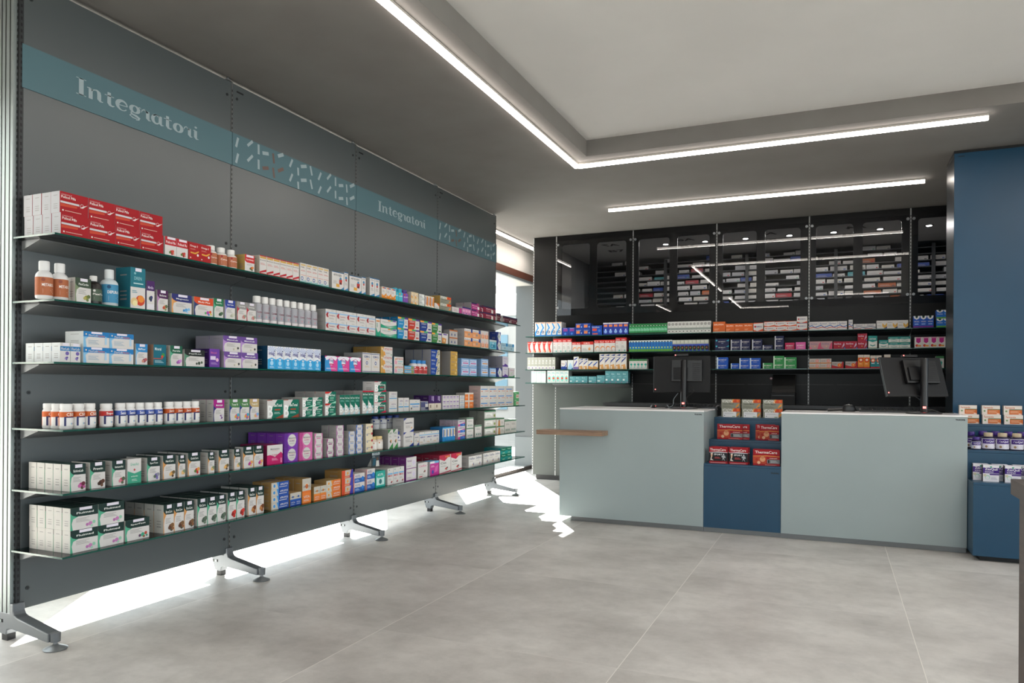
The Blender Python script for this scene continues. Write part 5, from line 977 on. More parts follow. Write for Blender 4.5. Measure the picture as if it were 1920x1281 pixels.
# black machine on the low cabinet
pr = thing('till_printer', 'black boxy till printer with open lid on the low cabinet', 'printer', (-.5, 8.3, .975))
MB().box(-.12, .12, -.08, .12, 0, .13, pm('09090A', .5, 0, None, .3)).build('body', pr, bevel=.004)
MB().prism([(-.02, .131), (.05, .131), (.11, .31), (.09, .32)], -.115, .115, 0, pm('09090A', .5, 0, None, .3)).build('lid', pr)
MB().box(-.11, .11, -.083, -.0802, .095, .1, pm('3A3A3E', .3)).build('slot', pr)
nb = thing('hanging_badge', 'tiny white badge with a pink ring hanging on the black panel', 'badge', (-.64, 8.515, 1.255))
MB().prism([(.014 * math.cos(k * math.pi / 8), .014 * math.sin(k * math.pi / 8)) for k in range(16)], -.003, 0, 1, pm('C05A70', .4)).build('ring', nb)
MB().prism([(.008 * math.cos(k * math.pi / 8), .008 * math.sin(k * math.pi / 8)) for k in range(16)], -.005, -.003, 1, pm('E0DCDC', .4)).build('centre', nb)

ROWS = '''G1|supplement_carton|large red carton with silver stripe|prenatal|2.137|2.671|4|0.0933|2|4|0.058
G1|supplement_carton|white carton with red header|redtop|2.679|2.823|2|0.0934|1|1|0.050
G1|supplement_carton|small red capsule carton|redsmall|2.827|2.977|2|0.0924|1|1|0.050
G1|pill_bottle|white bottle with orange label|b_orange|2.973|3.190|3|0.1048|1|1|0.050
G1|supplement_carton|white and red fruit carton|redtop2|3.223|3.300|1|0.0936|1|2|0.060
G1|supplement_carton|slim gold-topped red-striped carton|goldred|3.341|3.686|6|0.1087|1|1|0.100
G1|supplement_carton|slim gold-topped blue-marked carton|goldblue|3.696|3.983|5|0.1192|1|1|0.080
G1|supplement_carton|wide white figure-print carton|artro|4.015|4.145|1|0.1140|1|1|0.100
G1|supplement_carton|narrow white figure-print carton|artron|4.148|4.193|1|0.1262|1|1|0.080
G1|supplement_carton|second wide figure-print carton|artro|4.208|4.349|1|0.1129|1|1|0.100
G1|supplement_carton|second narrow figure-print carton|artron|4.352|4.401|1|0.1218|1|1|0.080
G1|supplement_carton|slim white figure-print carton|artron|4.450|4.573|2|0.1316|1|1|0.100
G1|vitamin_carton|orange and white vitamin carton|supraor|4.604|4.792|3|0.0859|1|1|0.060
G1|pill_bottle|white bottle with cyan cap|b_cyan|4.792|4.921|2|0.1015|1|1|0.050
G1|pill_bottle|purple bottle with violet cap|b_purple|4.925|5.007|1|0.1017|1|1|0.050
G1|supplement_carton|small beige vitamin carton|beige|5.016|5.129|2|0.0480|2|1|0.060
G1|supplement_carton|small pearl grey carton|greybox|5.138|5.222|1|0.0468|2|1|0.070
G1|supplement_carton|slim orange-striped carton|orstripe|5.231|5.379|3|0.0914|1|1|0.080
G1|supplement_carton|low white carton, orange corner|orcorner|5.389|5.470|1|0.0473|1|1|0.050
G1|vitamin_carton|silver and orange vitamin carton|vitadyn|5.479|5.678|1|0.0600|2|2|0.080
G1|supplement_carton|low white pink-ended carton|pinkend|5.698|5.879|1|0.0475|1|1|0.070
G1|supplement_carton|slim pink and blue carton|pinkblue|5.890|6.059|3|0.0670|1|1|0.060
G1|mineral_carton|magenta and navy carton|magenta|6.069|6.236|1|0.0623|2|2|0.080
G1|supplement_carton|slim crimson and navy carton|crimson|6.247|6.311|1|0.0567|2|1|0.080
G1|supplement_carton|crimson carton with navy band|crimson|6.316|6.543|1|0.0603|2|1|0.080
G1|supplement_carton|crimson and white carton|crimson|6.556|6.605|1|0.0595|2|1|0.080
G1|supplement_carton|upright maroon carton|maroon|6.619|6.720|1|0.0779|1|1|0.070
G1|supplement_carton|low maroon and navy carton|maroon|6.772|7.140|2|0.0654|1|1|0.070
G2|syrup_bottle|big white bottle, orange label|s_orange|2.057|2.196|2|0.1603|1|1|0.090
G2|supplement_carton|small green and white carton|nut_olive|2.205|2.282|1|0.1065|1|1|0.050
G2|syrup_bottle|brown syrup bottle, white cap|s_brown|2.286|2.359|1|0.1296|1|1|0.070
G2|syrup_bottle|white bottle, light blue label|s_blue|2.364|2.444|1|0.1701|1|1|0.080
G2|supplement_carton|large teal and white fruit carton|tealfruit|2.484|2.567|1|0.1945|1|1|0.100
G2|supplement_carton|narrow violet berry carton|berry|2.574|2.620|1|0.1418|1|1|0.050
G2|supplement_carton|dark violet and white carton|nut_violet|2.636|2.701|1|0.1053|1|1|0.050
G2|supplement_carton|navy magnesium carton|nut_navyw|2.722|2.850|1|0.0971|1|1|0.060
G2|supplement_carton|orange-topped multivitamin carton|nut_orangew|2.864|2.994|1|0.0972|1|1|0.060
G2|supplement_carton|green-topped plant carton|nut_green|2.998|3.066|1|0.1038|1|1|0.050
G2|supplement_carton|royal blue topped carton|nut_blue|3.077|3.152|1|0.1040|1|1|0.050
G2|supplement_carton|grey-topped red-edged carton|nut_grey|3.166|3.314|2|0.1048|1|1|0.050
G2|spray_bottle|silver bottle with white cap|silver|3.324|3.891|9|0.1559|1|1|0.060
G2|supplement_carton|white carton with red diamonds|cardio|3.950|4.523|5|0.0703|2|2|0.090
G2|vitamin_carton|slim white and green carton|supragr|4.531|4.586|1|0.1282|1|1|0.080
G2|vitamin_carton|wide white and green carton|supragrw|4.593|4.809|1|0.0648|2|1|0.100
G2|vitamin_carton|turquoise cup-print carton|jr_blue|4.824|4.970|1|0.0830|2|3|0.070
G2|vitamin_carton|red cup-print carton|jr_red|4.975|5.146|1|0.0835|2|2|0.070
G2|vitamin_carton|navy cup-print carton|jr_navy|5.157|5.342|1|0.0828|2|2|0.080
G2|vitamin_carton|green cup-print carton|jr_green|5.347|5.510|1|0.0808|2|1|0.080
G2|vitamin_carton|small orange-dotted carton|jr_or|5.520|5.624|1|0.0872|1|1|0.060
G2|supplement_carton|copper-topped grey carton|copper|5.652|5.801|1|0.0643|2|1|0.060
G2|supplement_carton|peach carton with navy tab|peach|5.934|6.262|2|0.0795|2|1|0.110
G2|supplement_carton|slim peach carton, pink dot|peachn|6.274|6.438|2|0.0821|2|1|0.070
G2|supplement_carton|upright cyan carton|cyanbox|6.463|6.623|1|0.0899|1|1|0.080
G2|supplement_carton|white and navy round-logo carton|navyround|6.634|6.723|1|0.0882|2|1|0.080
G2|supplement_carton|pale blue carton, blue tab|paleblue|6.738|7.060|2|0.0744|1|1|0.070
G3|supplement_carton|small white and blue carton|florsm|2.139|2.233|2|0.0838|1|4|0.055
G3|supplement_carton|wide blue and white carton|flor|2.246|2.504|2|0.0705|2|1|0.120
G3|supplement_carton|upright blue-topped carton|nut_sky|2.515|2.582|1|0.1002|1|1|0.060
G3|supplement_carton|teal mineral carton|tealbox|2.616|2.692|1|0.1019|1|1|0.080
G3|supplement_carton|green-topped pink-flower carton|nut_green2|2.714|2.791|1|0.1019|1|1|0.060
G3|supplement_carton|black-topped leaf carton|nut_black|2.804|2.938|1|0.0875|1|1|0.060
G3|supplement_carton|glossy violet carton|violetbox|2.969|3.043|1|0.0983|1|2|0.060
G3|supplement_carton|lilac-topped flower carton|nut_lilac|3.071|3.333|2|0.0882|2|2|0.100
G3|mineral_carton|blue starburst magnesium carton|mag|3.412|3.903|7|0.1376|1|1|0.170
G3|mineral_carton|blue-pink starburst magnesium carton|magpink|3.947|4.349|3|0.1011|1|1|0.100
G3|mineral_carton|white navy-striped magnesium carton|remag|4.368|4.585|2|0.1410|1|1|0.160
G3|vitamin_carton|white and gold vitamin carton|vitagold|4.595|4.753|1|0.0648|3|2|0.120
G3|vitamin_carton|small white and pink vitamin carton|vitapink|4.776|4.908|1|0.0634|2|1|0.080
G3|supplement_carton|flat sky and orange carton|skyor|4.924|5.071|1|0.0311|2|1|0.070
G3|pill_bottle|striped bottle with blue cap|b_blue|5.079|5.307|3|0.1133|1|1|0.050
G3|supplement_carton|royal blue patterned carton|bluepat|5.332|5.485|1|0.0695|3|3|0.090
G3|supplement_carton|matt gold carton|goldbox|5.674|5.803|1|0.0696|3|2|0.090
G3|supplement_carton|light blue pink-striped carton|lbpink|5.875|6.187|2|0.0780|2|2|0.070
G3|supplement_carton|light blue orange-striped carton|lbor|6.278|6.436|1|0.0830|2|1|0.080
G3|supplement_carton|low light blue carton|lbor|6.467|6.615|1|0.0850|1|1|0.070
G3|supplement_carton|upright white and navy carton|navyround|6.640|6.755|1|0.0894|1|1|0.070
G3|supplement_carton|white carton, purple foot|purpfoot|6.772|6.911|1|0.1055|2|3|0.070
G3|supplement_carton|white carton, green foot|greenfoot|6.933|7.078|1|0.0970|1|1|0.070
G4|supplement_jar|white jar with orange band|j_orange|2.138|2.301|3|0.1091|1|3|0.055
G4|supplement_jar|white jar with red band|j_red|2.329|2.388|1|0.1066|1|1|0.060
G4|supplement_jar|white jar with blue band|j_blue|2.401|2.660|5|0.1077|1|1|0.055
G4|supplement_jar|white jar, dark orange band|j_orange2|2.676|2.892|4|0.1092|1|1|0.055
G4|supplement_carton|magenta-topped white carton|nut_magenta|2.966|3.043|1|0.1157|1|3|0.050
G4|vitamin_carton|green-topped vitamin B carton|totalb|3.080|3.230|2|0.1170|1|2|0.050
G4|vitamin_carton|tan-topped vitamin carton|totaltan|3.232|3.306|1|0.1165|1|1|0.050
G4|vitamin_carton|large green letter-B carton|betotal|3.372|3.652|2|0.1084|1|2|0.080
G4|vitamin_carton|small green letter-B carton|betotalm|3.682|3.880|2|0.0594|2|2|0.080
G4|vitamin_carton|red-cornered green letter-B carton|betotalr|3.905|4.019|1|0.0772|2|3|0.080
G4|vitamin_carton|slim green letter-B carton|betotaln|4.060|4.290|4|0.1324|1|1|0.080
G4|vitamin_carton|slim red-topped letter-B carton|betotalnr|4.321|4.458|2|0.1601|1|3|0.080
G4|vitamin_carton|pink-cornered green letter-B carton|betotalp|4.464|4.616|1|0.0750|3|1|0.100
G4|supplement_carton|white blue-striped carton|wblue|4.656|4.769|1|0.0756|2|1|0.080
G4|supplement_carton|slim white blue-striped carton|wblue|4.784|4.937|2|0.1042|1|1|0.070
G4|supplement_carton|low white carton, blue bar|wbluew|4.945|5.106|1|0.0877|1|1|0.080
G4|supplement_carton|grey and navy blister carton|greynavy|5.119|5.233|1|0.0725|1|1|0.080
G4|supplement_carton|deep violet carton|violetdk|5.241|5.446|2|0.1183|1|2|0.070
G4|supplement_carton|tiny purple and white carton|tinypurp|5.473|5.773|5|0.0388|3|1|0.050
G4|supplement_carton|tiny blue and white carton|wblue|5.783|5.875|1|0.0379|3|1|0.050
G4|supplement_carton|orange and white cross carton|orcross|5.885|6.055|1|0.0683|2|1|0.090
G4|supplement_carton|white carton, blue-orange stripe|swstripe|6.199|6.973|4|0.0665|3|1|0.120
G4|supplement_carton|small green and red carton|greensm|6.988|7.114|1|0.0707|2|1|0.060
G5|herbal_carton|pink coneflower carton|nut_echi|2.161|2.236|1|0.1172|1|5|0.052
G5|herbal_carton|dark green seed carton|nut_seed|2.256|2.332|1|0.1177|1|2|0.060
G5|herbal_carton|dark green pink-flower carton|nut_imm|2.365|2.436|1|0.1150|1|2|0.060
G5|herbal_carton|white and mint cross carton|greenact|2.446|2.521|1|0.1152|1|1|0.050
G5|herbal_carton|lavender picture carton|nut_lav|2.554|2.629|1|0.1134|1|2|0.070
G5|herbal_carton|tan and green honey carton|nut_tan|2.645|2.722|1|0.1161|1|3|0.060
G5|herbal_carton|slim tan and green carton|nut_tans|2.737|2.783|1|0.1097|1|3|0.060
G5|herbal_carton|honey and berry carton|nut_tanr|2.799|2.880|1|0.1168|1|3|0.070
G5|herbal_carton|slim white honey carton|nut_tans|2.930|2.976|1|0.1091|1|2|0.070
G5|herbal_carton|honey and root carton|nut_tan|3.004|3.080|1|0.1147|1|2|0.060
G5|herbal_carton|slim honeycomb carton|nut_tans|3.115|3.163|1|0.1120|1|1|0.060
G5|herbal_carton|honey and pink flower carton|nut_tanp|3.183|3.342|2|0.1188|1|1|0.060
G5|vitamin_carton|white and magenta vitamin carton|multimag|3.374|3.506|1|0.1142|1|2|0.100
G5|vitamin_carton|purple round-label vitamin carton|multipurp|3.522|3.645|1|0.0872|2|4|0.075
G5|vitamin_carton|pink round-label vitamin carton|multipink|3.659|3.782|1|0.0856|2|1|0.080
G5|vitamin_carton|small pink round-label carton|multipinks|3.803|3.883|1|0.0528|3|1|0.100
G5|vitamin_carton|small magenta round-label carton|multimags|3.924|4.000|1|0.0584|2|1|0.100
G5|vitamin_carton|small mauve round-label carton|multimauve|4.027|4.106|1|0.0497|4|2|0.060
G5|vitamin_carton|small pale-blue round-label carton|multiblue|4.163|4.236|1|0.0509|3|2|0.060
G5|vitamin_carton|small blue round-label carton|multiblue2|4.248|4.324|1|0.0481|4|1|0.080
G5|vitamin_carton|small beige cherry carton|multicream|4.362|4.448|1|0.0487|4|1|0.060
G5|gummy_jar|clear jar with yellow lid|j_yellow|4.462|4.610|2|0.0982|1|1|0.050
G5|supplement_carton|white and green thistle carton|thistle|4.648|4.783|2|0.1400|1|1|0.120
G5|pill_bottle|white bottle with blue cap|b_navy|4.787|4.847|1|0.1190|1|1|0.045
G5|supplement_carton|white blue-cornered plus carton|susplus|4.862|5.011|1|0.1087|2|1|0.100
G5|supplement_carton|slim white blue-cornered carton|susplus|5.016|5.093|1|0.0920|1|1|0.060
G5|supplement_carton|white blue-lettered low carton|somno|5.097|5.419|3|0.0981|1|2|0.060
G5|supplement_carton|slim blue and yellow carton|bluey|5.477|5.697|4|0.1179|1|1|0.120
G5|supplement_carton|pink and blue corner-print carton|somnop|5.756|5.888|1|0.0559|3|3|0.060
G5|supplement_carton|white green-dotted carton|whgreen|5.919|6.058|1|0.0914|2|1|0.080
G5|supplement_carton|single white green-dotted carton|whgreen|6.088|6.232|1|0.1079|1|1|0.080
G5|supplement_carton|wide white green-banded carton|whgreenw|6.289|6.546|1|0.0783|3|2|0.080
G5|supplement_carton|white tan-pictured carton|whtan|6.559|6.745|1|0.0771|2|1|0.080
G5|supplement_carton|upright white-grey carton|whgreen|6.757|7.048|2|0.1307|1|1|0.080
G6|herbal_carton|wide dark green topped carton|nut_fluid|2.165|2.430|2|0.0979|2|5|0.052
G6|herbal_carton|wide dark green berry carton|nut_throat|2.435|2.568|1|0.0984|1|5|0.052
G6|herbal_carton|amber-edged spice carton|nut_bronc|2.650|2.840|3|0.1407|1|4|0.065
G6|herbal_carton|green-edged herb carton|nut_kis|2.861|3.059|3|0.1416|1|4|0.065
G6|herbal_carton|red poppy carton|nut_poppy|3.071|3.198|2|0.1465|1|3|0.065
G6|herbal_carton|honey picture carton|nut_honey|3.222|3.350|2|0.1539|1|3|0.065
G6|supplement_carton|flat blue silver-badged carton|apro_blue|3.411|3.563|1|0.0397|4|2|0.070
G6|supplement_carton|small blue silver-badged carton|apro_bs|3.575|3.678|2|0.0777|1|1|0.080
G6|supplement_carton|tall orange silver-badged carton|apro_ot|3.687|3.771|1|0.1527|1|3|0.070
G6|supplement_carton|small orange silver-badged carton|apro_os|3.799|3.924|2|0.0892|1|2|0.080
G6|supplement_carton|flat orange silver-badged carton|apro_of|3.924|4.078|1|0.0374|3|1|0.100
G6|supplement_carton|large orange and blue carton|apro_ob|4.089|4.217|1|0.0538|3|1|0.140
G6|supplement_carton|white and royal blue carton|acutil|4.221|4.353|1|0.0628|2|2|0.100
G6|supplement_carton|white and blue sphere carton|acutil|4.372|4.478|1|0.0717|2|1|0.100
G6|supplement_carton|teal counter display carton|tealtray|4.488|4.613|1|0.1163|1|1|0.060
G6|supplement_carton|white carton, red-blue print|wred|4.644|4.874|3|0.1215|1|2|0.100
G6|supplement_carton|purple-sided spiral carton|purpspiral|4.904|5.055|1|0.0903|2|4|0.070
G6|supplement_carton|tall white and pink carton|tallpink|5.080|5.231|1|0.1204|1|1|0.080
G6|mineral_carton|magenta carton, blue corner|magblue|5.270|5.417|1|0.1162|1|1|0.080
G6|supplement_carton|white carton, crimson peak|cist|5.425|5.831|2|0.1535|1|3|0.080
G6|supplement_carton|white dark-lettered carton|daflon|5.967|6.237|2|0.0985|1|1|0.100
G6|supplement_carton|white carton, purple leaf|daflon|6.271|6.653|3|0.1028|1|1|0.100
G6|supplement_carton|teal and green carton|tealgreen|6.665|6.942|2|0.0619|2|2|0.090
B1|medicine_carton|white carton, blue wave|bk_bluewave|-3.304|-3.171|2|0.1678|1|1|0.100
B1|medicine_carton|white carton, orange top|bk_bluewave|-3.164|-2.965|3|0.1657|1|3|0.050
B1|medicine_carton|blue carton, pink panel|bk_bluepink|-2.958|-2.798|2|0.0948|1|1|0.100
B1|medicine_carton|blue carton, orange panel|bk_blueor|-2.792|-2.606|2|0.0703|2|1|0.100
B1|medicine_carton|blue carton, red panel|bk_bluered|-2.597|-2.468|1|0.1103|1|2|0.050
B1|medicine_carton|tall blue carton, orange top|bk_bluetall|-2.456|-2.160|5|0.1391|1|2|0.060
B1|medicine_carton|slim green round-logo carton|bk_green|-2.151|-1.717|13|0.1165|1|1|0.120
B1|medicine_carton|slim white black-ring carton|bk_ring|-1.714|-1.242|12|0.1280|1|1|0.120
B1|medicine_carton|wide orange carton|bk_orange|-1.220|-1.090|1|0.1137|1|1|0.120
B1|medicine_carton|low orange carton|bk_orange|-1.087|-0.804|3|0.0897|1|1|0.100
B1|medicine_carton|white carton, orange wave|bk_orwave|-0.801|-0.701|1|0.0919|1|1|0.120
B1|medicine_carton|stacked white carton, orange wave|bk_orwave|-0.693|-0.371|3|0.0500|2|1|0.120
B1|medicine_carton|white carton, navy foot|bk_orwaven|-0.370|-0.268|1|0.0722|2|1|0.120
B1|medicine_carton|white carton, orange-navy stripe|bk_zer|-0.248|0.106|4|0.0855|1|1|0.100
B1|medicine_carton|slim tall white carton|bk_zer|0.121|0.160|1|0.0964|1|1|0.050
B1|medicine_carton|low white carton, navy stripe|bk_zerl|0.167|0.368|2|0.0518|1|1|0.100
B1|medicine_carton|white carton, gold chevron|bk_gold|0.376|0.656|3|0.0796|1|1|0.100
B1|medicine_carton|blue purple-footed carton|bk_vic|0.700|0.874|3|0.1156|1|1|0.100
B1|medicine_carton|blue green-footed carton|bk_vicg|0.896|1.019|2|0.0839|2|1|0.100
B2|medicine_carton|white carton, red curve|bk_redcurve|-3.399|-3.077|5|0.1317|1|1|0.100
B2|medicine_carton|tall red-topped carton|bk_redtop|-3.071|-2.837|4|0.1618|1|2|0.080
B2|medicine_carton|small red-topped carton|bk_redtops|-2.834|-2.725|2|0.1214|1|1|0.080
B2|medicine_carton|wide red-topped carton|bk_fluim|-2.719|-2.573|1|0.1237|1|2|0.060
B2|medicine_carton|red-topped carton, orange arc|bk_redtops|-2.563|-2.311|4|0.1394|1|1|0.100
B2|medicine_carton|tallest red-topped carton|bk_redtop|-2.309|-2.178|2|0.1626|1|3|0.060
B2|medicine_carton|slim blue green-footed carton|bk_bluegreen|-2.150|-1.660|15|0.1254|1|1|0.100
B2|medicine_carton|grey and blue picture carton|bk_greyblue|-1.657|-1.265|9|0.1220|1|1|0.100
B2|medicine_carton|wide navy carton, cyan tag|bk_navyw|-1.198|-1.051|1|0.0624|2|1|0.100
B2|medicine_carton|navy carton, white end|bk_navy|-1.033|-0.831|2|0.0565|2|1|0.100
B2|medicine_carton|navy carton, plain end|bk_navy|-0.814|-0.711|1|0.0558|2|1|0.100
B2|medicine_carton|single low navy carton|bk_navy|-0.705|-0.605|1|0.0501|1|1|0.100
B2|medicine_carton|tall navy carton|bk_navy|-0.586|-0.494|1|0.0718|2|1|0.100
B2|medicine_carton|magenta red carton|bk_mag|-0.483|-0.389|1|0.0716|1|1|0.100
B2|medicine_carton|candy pink carton|bk_pink|-0.380|-0.283|1|0.0753|1|1|0.100
B2|medicine_carton|rose silver carton|bk_silverpink|-0.247|-0.028|2|0.0801|1|1|0.100
B2|medicine_carton|crimson carton, silver swirl|bk_crim|-0.019|0.203|2|0.0759|1|1|0.100
B2|medicine_carton|crimson carton, glossy picture|bk_crim|0.205|0.292|1|0.0755|2|1|0.100
B2|medicine_carton|tall teal and white carton|bk_teal|0.302|0.383|1|0.1273|1|1|0.100
B2|medicine_carton|low teal and white carton|bk_teal|0.398|0.481|1|0.0826|1|1|0.100
B2|medicine_carton|stacked teal and white carton|bk_teal|0.483|0.675|2|0.0564|2|1|0.100
B2|medicine_carton|white carton, magenta shield|bk_wmag|0.712|0.976|4|0.1054|1|1|0.080
B3|medicine_carton|grey and silver carton|bk_grey|-3.399|-3.042|8|0.1449|1|3|0.050
B3|medicine_carton|white carton, navy swirl|bk_swirl|-2.970|-2.895|1|0.1067|1|1|0.080
B3|medicine_carton|white and pale blue carton|bk_pale|-2.888|-2.816|1|0.1092|1|1|0.080
B3|medicine_carton|tall white and purple carton|bk_enterg|-2.813|-2.750|1|0.1492|1|2|0.060
B3|medicine_carton|white carton, blue stroke|bk_enter|-2.747|-2.635|2|0.1261|1|3|0.050
B3|medicine_carton|small tan-edged carton|bk_enters|-2.633|-2.514|2|0.1015|1|2|0.060
B3|medicine_carton|tall tan and blue carton|bk_enter|-2.498|-2.176|5|0.1768|1|2|0.070
B3|medicine_carton|white and green leaf carton|bk_leaf|-2.148|-1.943|5|0.1145|1|1|0.080
B3|medicine_carton|blue tablet carton|bk_blue|-1.177|-1.060|1|0.0619|2|1|0.100
B3|medicine_carton|single low blue carton|bk_blue|-1.031|-0.945|1|0.0581|1|1|0.100
B3|medicine_carton|blue carton, pale end|bk_blue|-0.942|-0.726|2|0.0565|2|1|0.100
B3|medicine_carton|single low green carton|bk_grn|-0.704|-0.604|1|0.0600|1|1|0.100
B3|medicine_carton|green carton, white end|bk_grn|-0.598|-0.492|1|0.0661|2|1|0.100
B3|medicine_carton|green carton, blue end|bk_grn|-0.490|-0.369|1|0.0586|2|1|0.100
B3|medicine_carton|silver carton, orange target|bk_nur|-0.246|-0.036|2|0.0505|2|1|0.100
B3|medicine_carton|silver and red target carton|bk_nurr|-0.033|0.077|1|0.0680|1|1|0.100
B3|medicine_carton|red carton, target logo|bk_nurr|0.093|0.206|1|0.0709|1|1|0.100
B3|medicine_carton|upright orange target carton|bk_nuro|0.209|0.317|2|0.1372|1|1|0.080
B3|medicine_carton|upright teal target carton|bk_nurt|0.321|0.423|2|0.1280|1|1|0.080
B3|medicine_carton|lone orange target carton|bk_nuro|0.446|0.503|1|0.1372|1|1|0.080
B3|medicine_carton|white and green picture carton|bk_leaf|0.896|0.964|1|0.1166|1|1|0.080
B4|medicine_carton|plain white carton, teal letters|bk_plain|-3.348|-3.160|3|0.1415|1|1|0.080
B4|medicine_carton|white carton, red dot|bk_dot|-3.143|-2.874|5|0.1449|1|2|0.060
B4|medicine_carton|small teal carton|bk_tealb|-2.863|-2.640|3|0.0795|1|1|0.080
B4|medicine_carton|wide low teal carton|bk_tealb|-2.631|-2.532|1|0.0778|1|1|0.080
B4|medicine_carton|wide teal carton, white tab|bk_tealb|-2.528|-2.432|1|0.0902|1|1|0.080
B4|medicine_carton|tall teal carton|bk_tealb|-2.428|-2.157|4|0.1394|1|1|0.100
'''
# ------------------------------------------------------------------ packs on the shelves
SURF = {'G1': (1.797, -3.07), 'G2': (1.512, -3.07), 'G3': (1.243, -3.07), 'G4': (.952, -3.035), 'G5': (.68, -3.035), 'G6': (.41, -3.035),
        'B1': (1.75, 8.22), 'B2': (1.553, 8.22), 'B3': (1.354, 8.22), 'B4': (1.194, 8.22)}
SNAME = {'G1': 'top shelf of long unit', 'G2': 'second shelf of long unit', 'G3': 'third shelf of long unit', 'G4': 'fourth shelf of long unit', 'G5': 'fifth shelf of long unit', 'G6': 'bottom shelf of long unit',
         'B1': 'top black-wall shelf', 'B2': 'second black-wall shelf', 'B3': 'third black-wall shelf', 'B4': 'fourth black-wall shelf'}
STK = {1: [''], 2: ['lower', 'upper'], 3: ['lowest', 'middle', 'topmost'], 4: ['lowest', 'second-lowest', 'second-highest', 'topmost']}
DEEP = lambda j, n: '' if n == 1 else ('front' if j == 0 else ('back' if j == n - 1 else ORD[j] + '-row'))
seen_ = {}
for line in ROWS.strip().split('\n'):
    s, noun, look, des, a0, a1, n, h, st, dp, d = line.split('|')
    a0, a1, h, d = float(a0), float(a1), float(h), float(d); n, st, dp = int(n), int(st), int(dp)
    lim = {'G1': .255, 'G2': .255, 'G3': .255, 'G4': .29, 'G5': .29, 'G6': .29}.get(s, .28)
    if des not in RD: d = min(d, lim / dp - .004)
    z0, pl = SURF[s]; pitch = (a1 - a0) / n; w = pitch - .0015
    rnd = des in RD
    if rnd: w = min(pitch * .98, h * (.62 if des[0] != 's' else .5) + .02)
    grp = look + 's, ' + SNAME[s]
    for j in range(dp):
        for i in range(n):
            if j and i > 0 and s in ('G1', 'G2', 'G3', 'G4'): continue
            if j and s[0] == 'B' and i < n - 1: continue
            for k in range(st):
                if j and k < st - 1 and i > 0: continue
                x = a0 + pitch * (i + .5) + random.uniform(-.0006, .0006); z = z0 + .0006 + k * (h + .0004)
                if rnd: off = w / 2 + .004 + j * (w + .003)
                else: off = j * (d + .003) + random.uniform(0, .0015) + (.006 if k and des in ('nut_lilac', 'prenatal') else 0)
                loc = (pl - off, x, z) if s[0] == 'G' else (x, pl + off, z); rz = math.pi / 2 if s[0] == 'G' else 0
                pos = []
                if n > 1: pos.append({0: 'leftmost', n - 1: 'rightmost'}.get(i, ORD[i] + ' from left') if n > 2 else ('left', 'right')[i])
                if st > 1: pos.append(STK[st][k])
                if dp > 1: pos.append(DEEP(j, dp))
                lab = look + ', ' + ((' '.join(p for p in pos if p) + ', ') if pos else '') + SNAME[s]
                c = seen_[lab] = seen_.get(lab, 0) + 1
                if c > 1: lab = ORD[c - 1] + ' ' + lab
                wd = len(lab.split())
                if wd > 16: lab = lab.replace(' of long unit', ', long unit').replace(' from left', '')
                if rnd: put_round(noun, des, w, h, loc, rz + random.uniform(-.1, .1), lab, grp if n * st * dp > 1 else None)
                else: put_carton(noun, des, w, h, d, loc, rz + random.uniform(-.006, .006), lab, grp if n * st * dp > 1 else None)
BY = (4.718, 4.815, 4.912, 5.009)
CY = 4.57
# blue-capped bottles standing on the thistle cartons
for i in range(4):
    put_round('pill_bottle', 'b_navy', .07, .1, (-3.2, BY[i], .68 + .136), math.pi / 2 - .6, 'white blue-capped bottle standing on cartons, %s, fifth shelf of long unit' % ('leftmost', 'second', 'third', 'rightmost')[i], 'blue-capped bottles standing on cartons')
for i in range(4):
    put_carton('supplement_carton', 'greybox', .09, .134, .08, (-3.165, BY[i], .6806), math.pi / 2, 'plain grey carton carrying a blue-capped bottle, %s of four' % ORD[i], 'grey cartons under the blue-capped bottles')
# advertising card above the teal display carton
t = thing('advert_card', 'dark picture card with two people, above the teal display carton', 'card', (-3.09, CY, .5545), math.pi / 2)
m = MB().box(-.05, .05, 0, .004, 0, .112, pm('2A3A44'))
face_print(m, [R(0, .75, 1, 1, 'CFD8DA'), T(.2, .8, .85, .92, 'ACUTIL', '2A4A6E'), P([(.1, .1), (.4, .1), (.5, .5), (.2, .55)], '1F5A70'), C(.7, .5, .1, '6A4A3A'), P([(.5, 0), (.95, 0), (.88, .38), (.55, .38)], 'D8D4D0'), Ls(.05, .62, .4, .7, 2, 'BFD4DA')], .1, .112, lambda x, z, l: (x, -.0004 - .0001 * l, z))
m.build('card', t); MB().prism([(.005, 0), (.06, 0), (.005, .1)], -.02, .02, 0, pm('C9C6C2')).build('strut', t)
# vitamin packs and heat patches on the display between the counters
def disp(noun, des, w, h, d, x, y, z, label, group=None, rz=0): put_carton(noun, des, w, h, d, (x, y, z + .0006), rz, label, group)
for i, x in enumerate((-.825, -.655, -.482)):
    q = ('first', 'middle', 'last')[i]
    disp('vitamin_carton', 'vitadyn', .158, .078, .06, x, 6.60, .9, 'silver and orange vitamin carton, %s pile on blue display, upper' % q, 'vitamin cartons on the blue display') if 0 else None
    disp('vitamin_carton', 'vitadyn', .155, .077, .06, x, 6.60, .896, '%s lower silver-orange vitamin carton on the blue display top step' % q, 'vitamin cartons on the blue display')
    disp('vitamin_carton', 'vitadyn', .155, .077, .06, x - .002, 6.602, .896 + .0774, '%s upper silver-orange vitamin carton on the blue display top step' % q, 'vitamin cartons on the blue display')
    cd = MB().box(-.055, .055, 0, .002, 0, .047, pm('E6E6E8')); face_print(cd, [Ls(.1, .6, .85, .85, 2, 'B0B0B6'), C(.12, .3, .08, '5A5A60'), R(.7, .08, .92, .22, '7FA07A')], .11, .047, lambda a, b, l: (a, -.0003 - .0001 * l, b))
    o = cd.build('price_card'); o.location = (x - .008, 6.594, .8965); tag(o, 'white price card leaning on the %s vitamin pile' % q, 'card', 'price cards on the blue display')
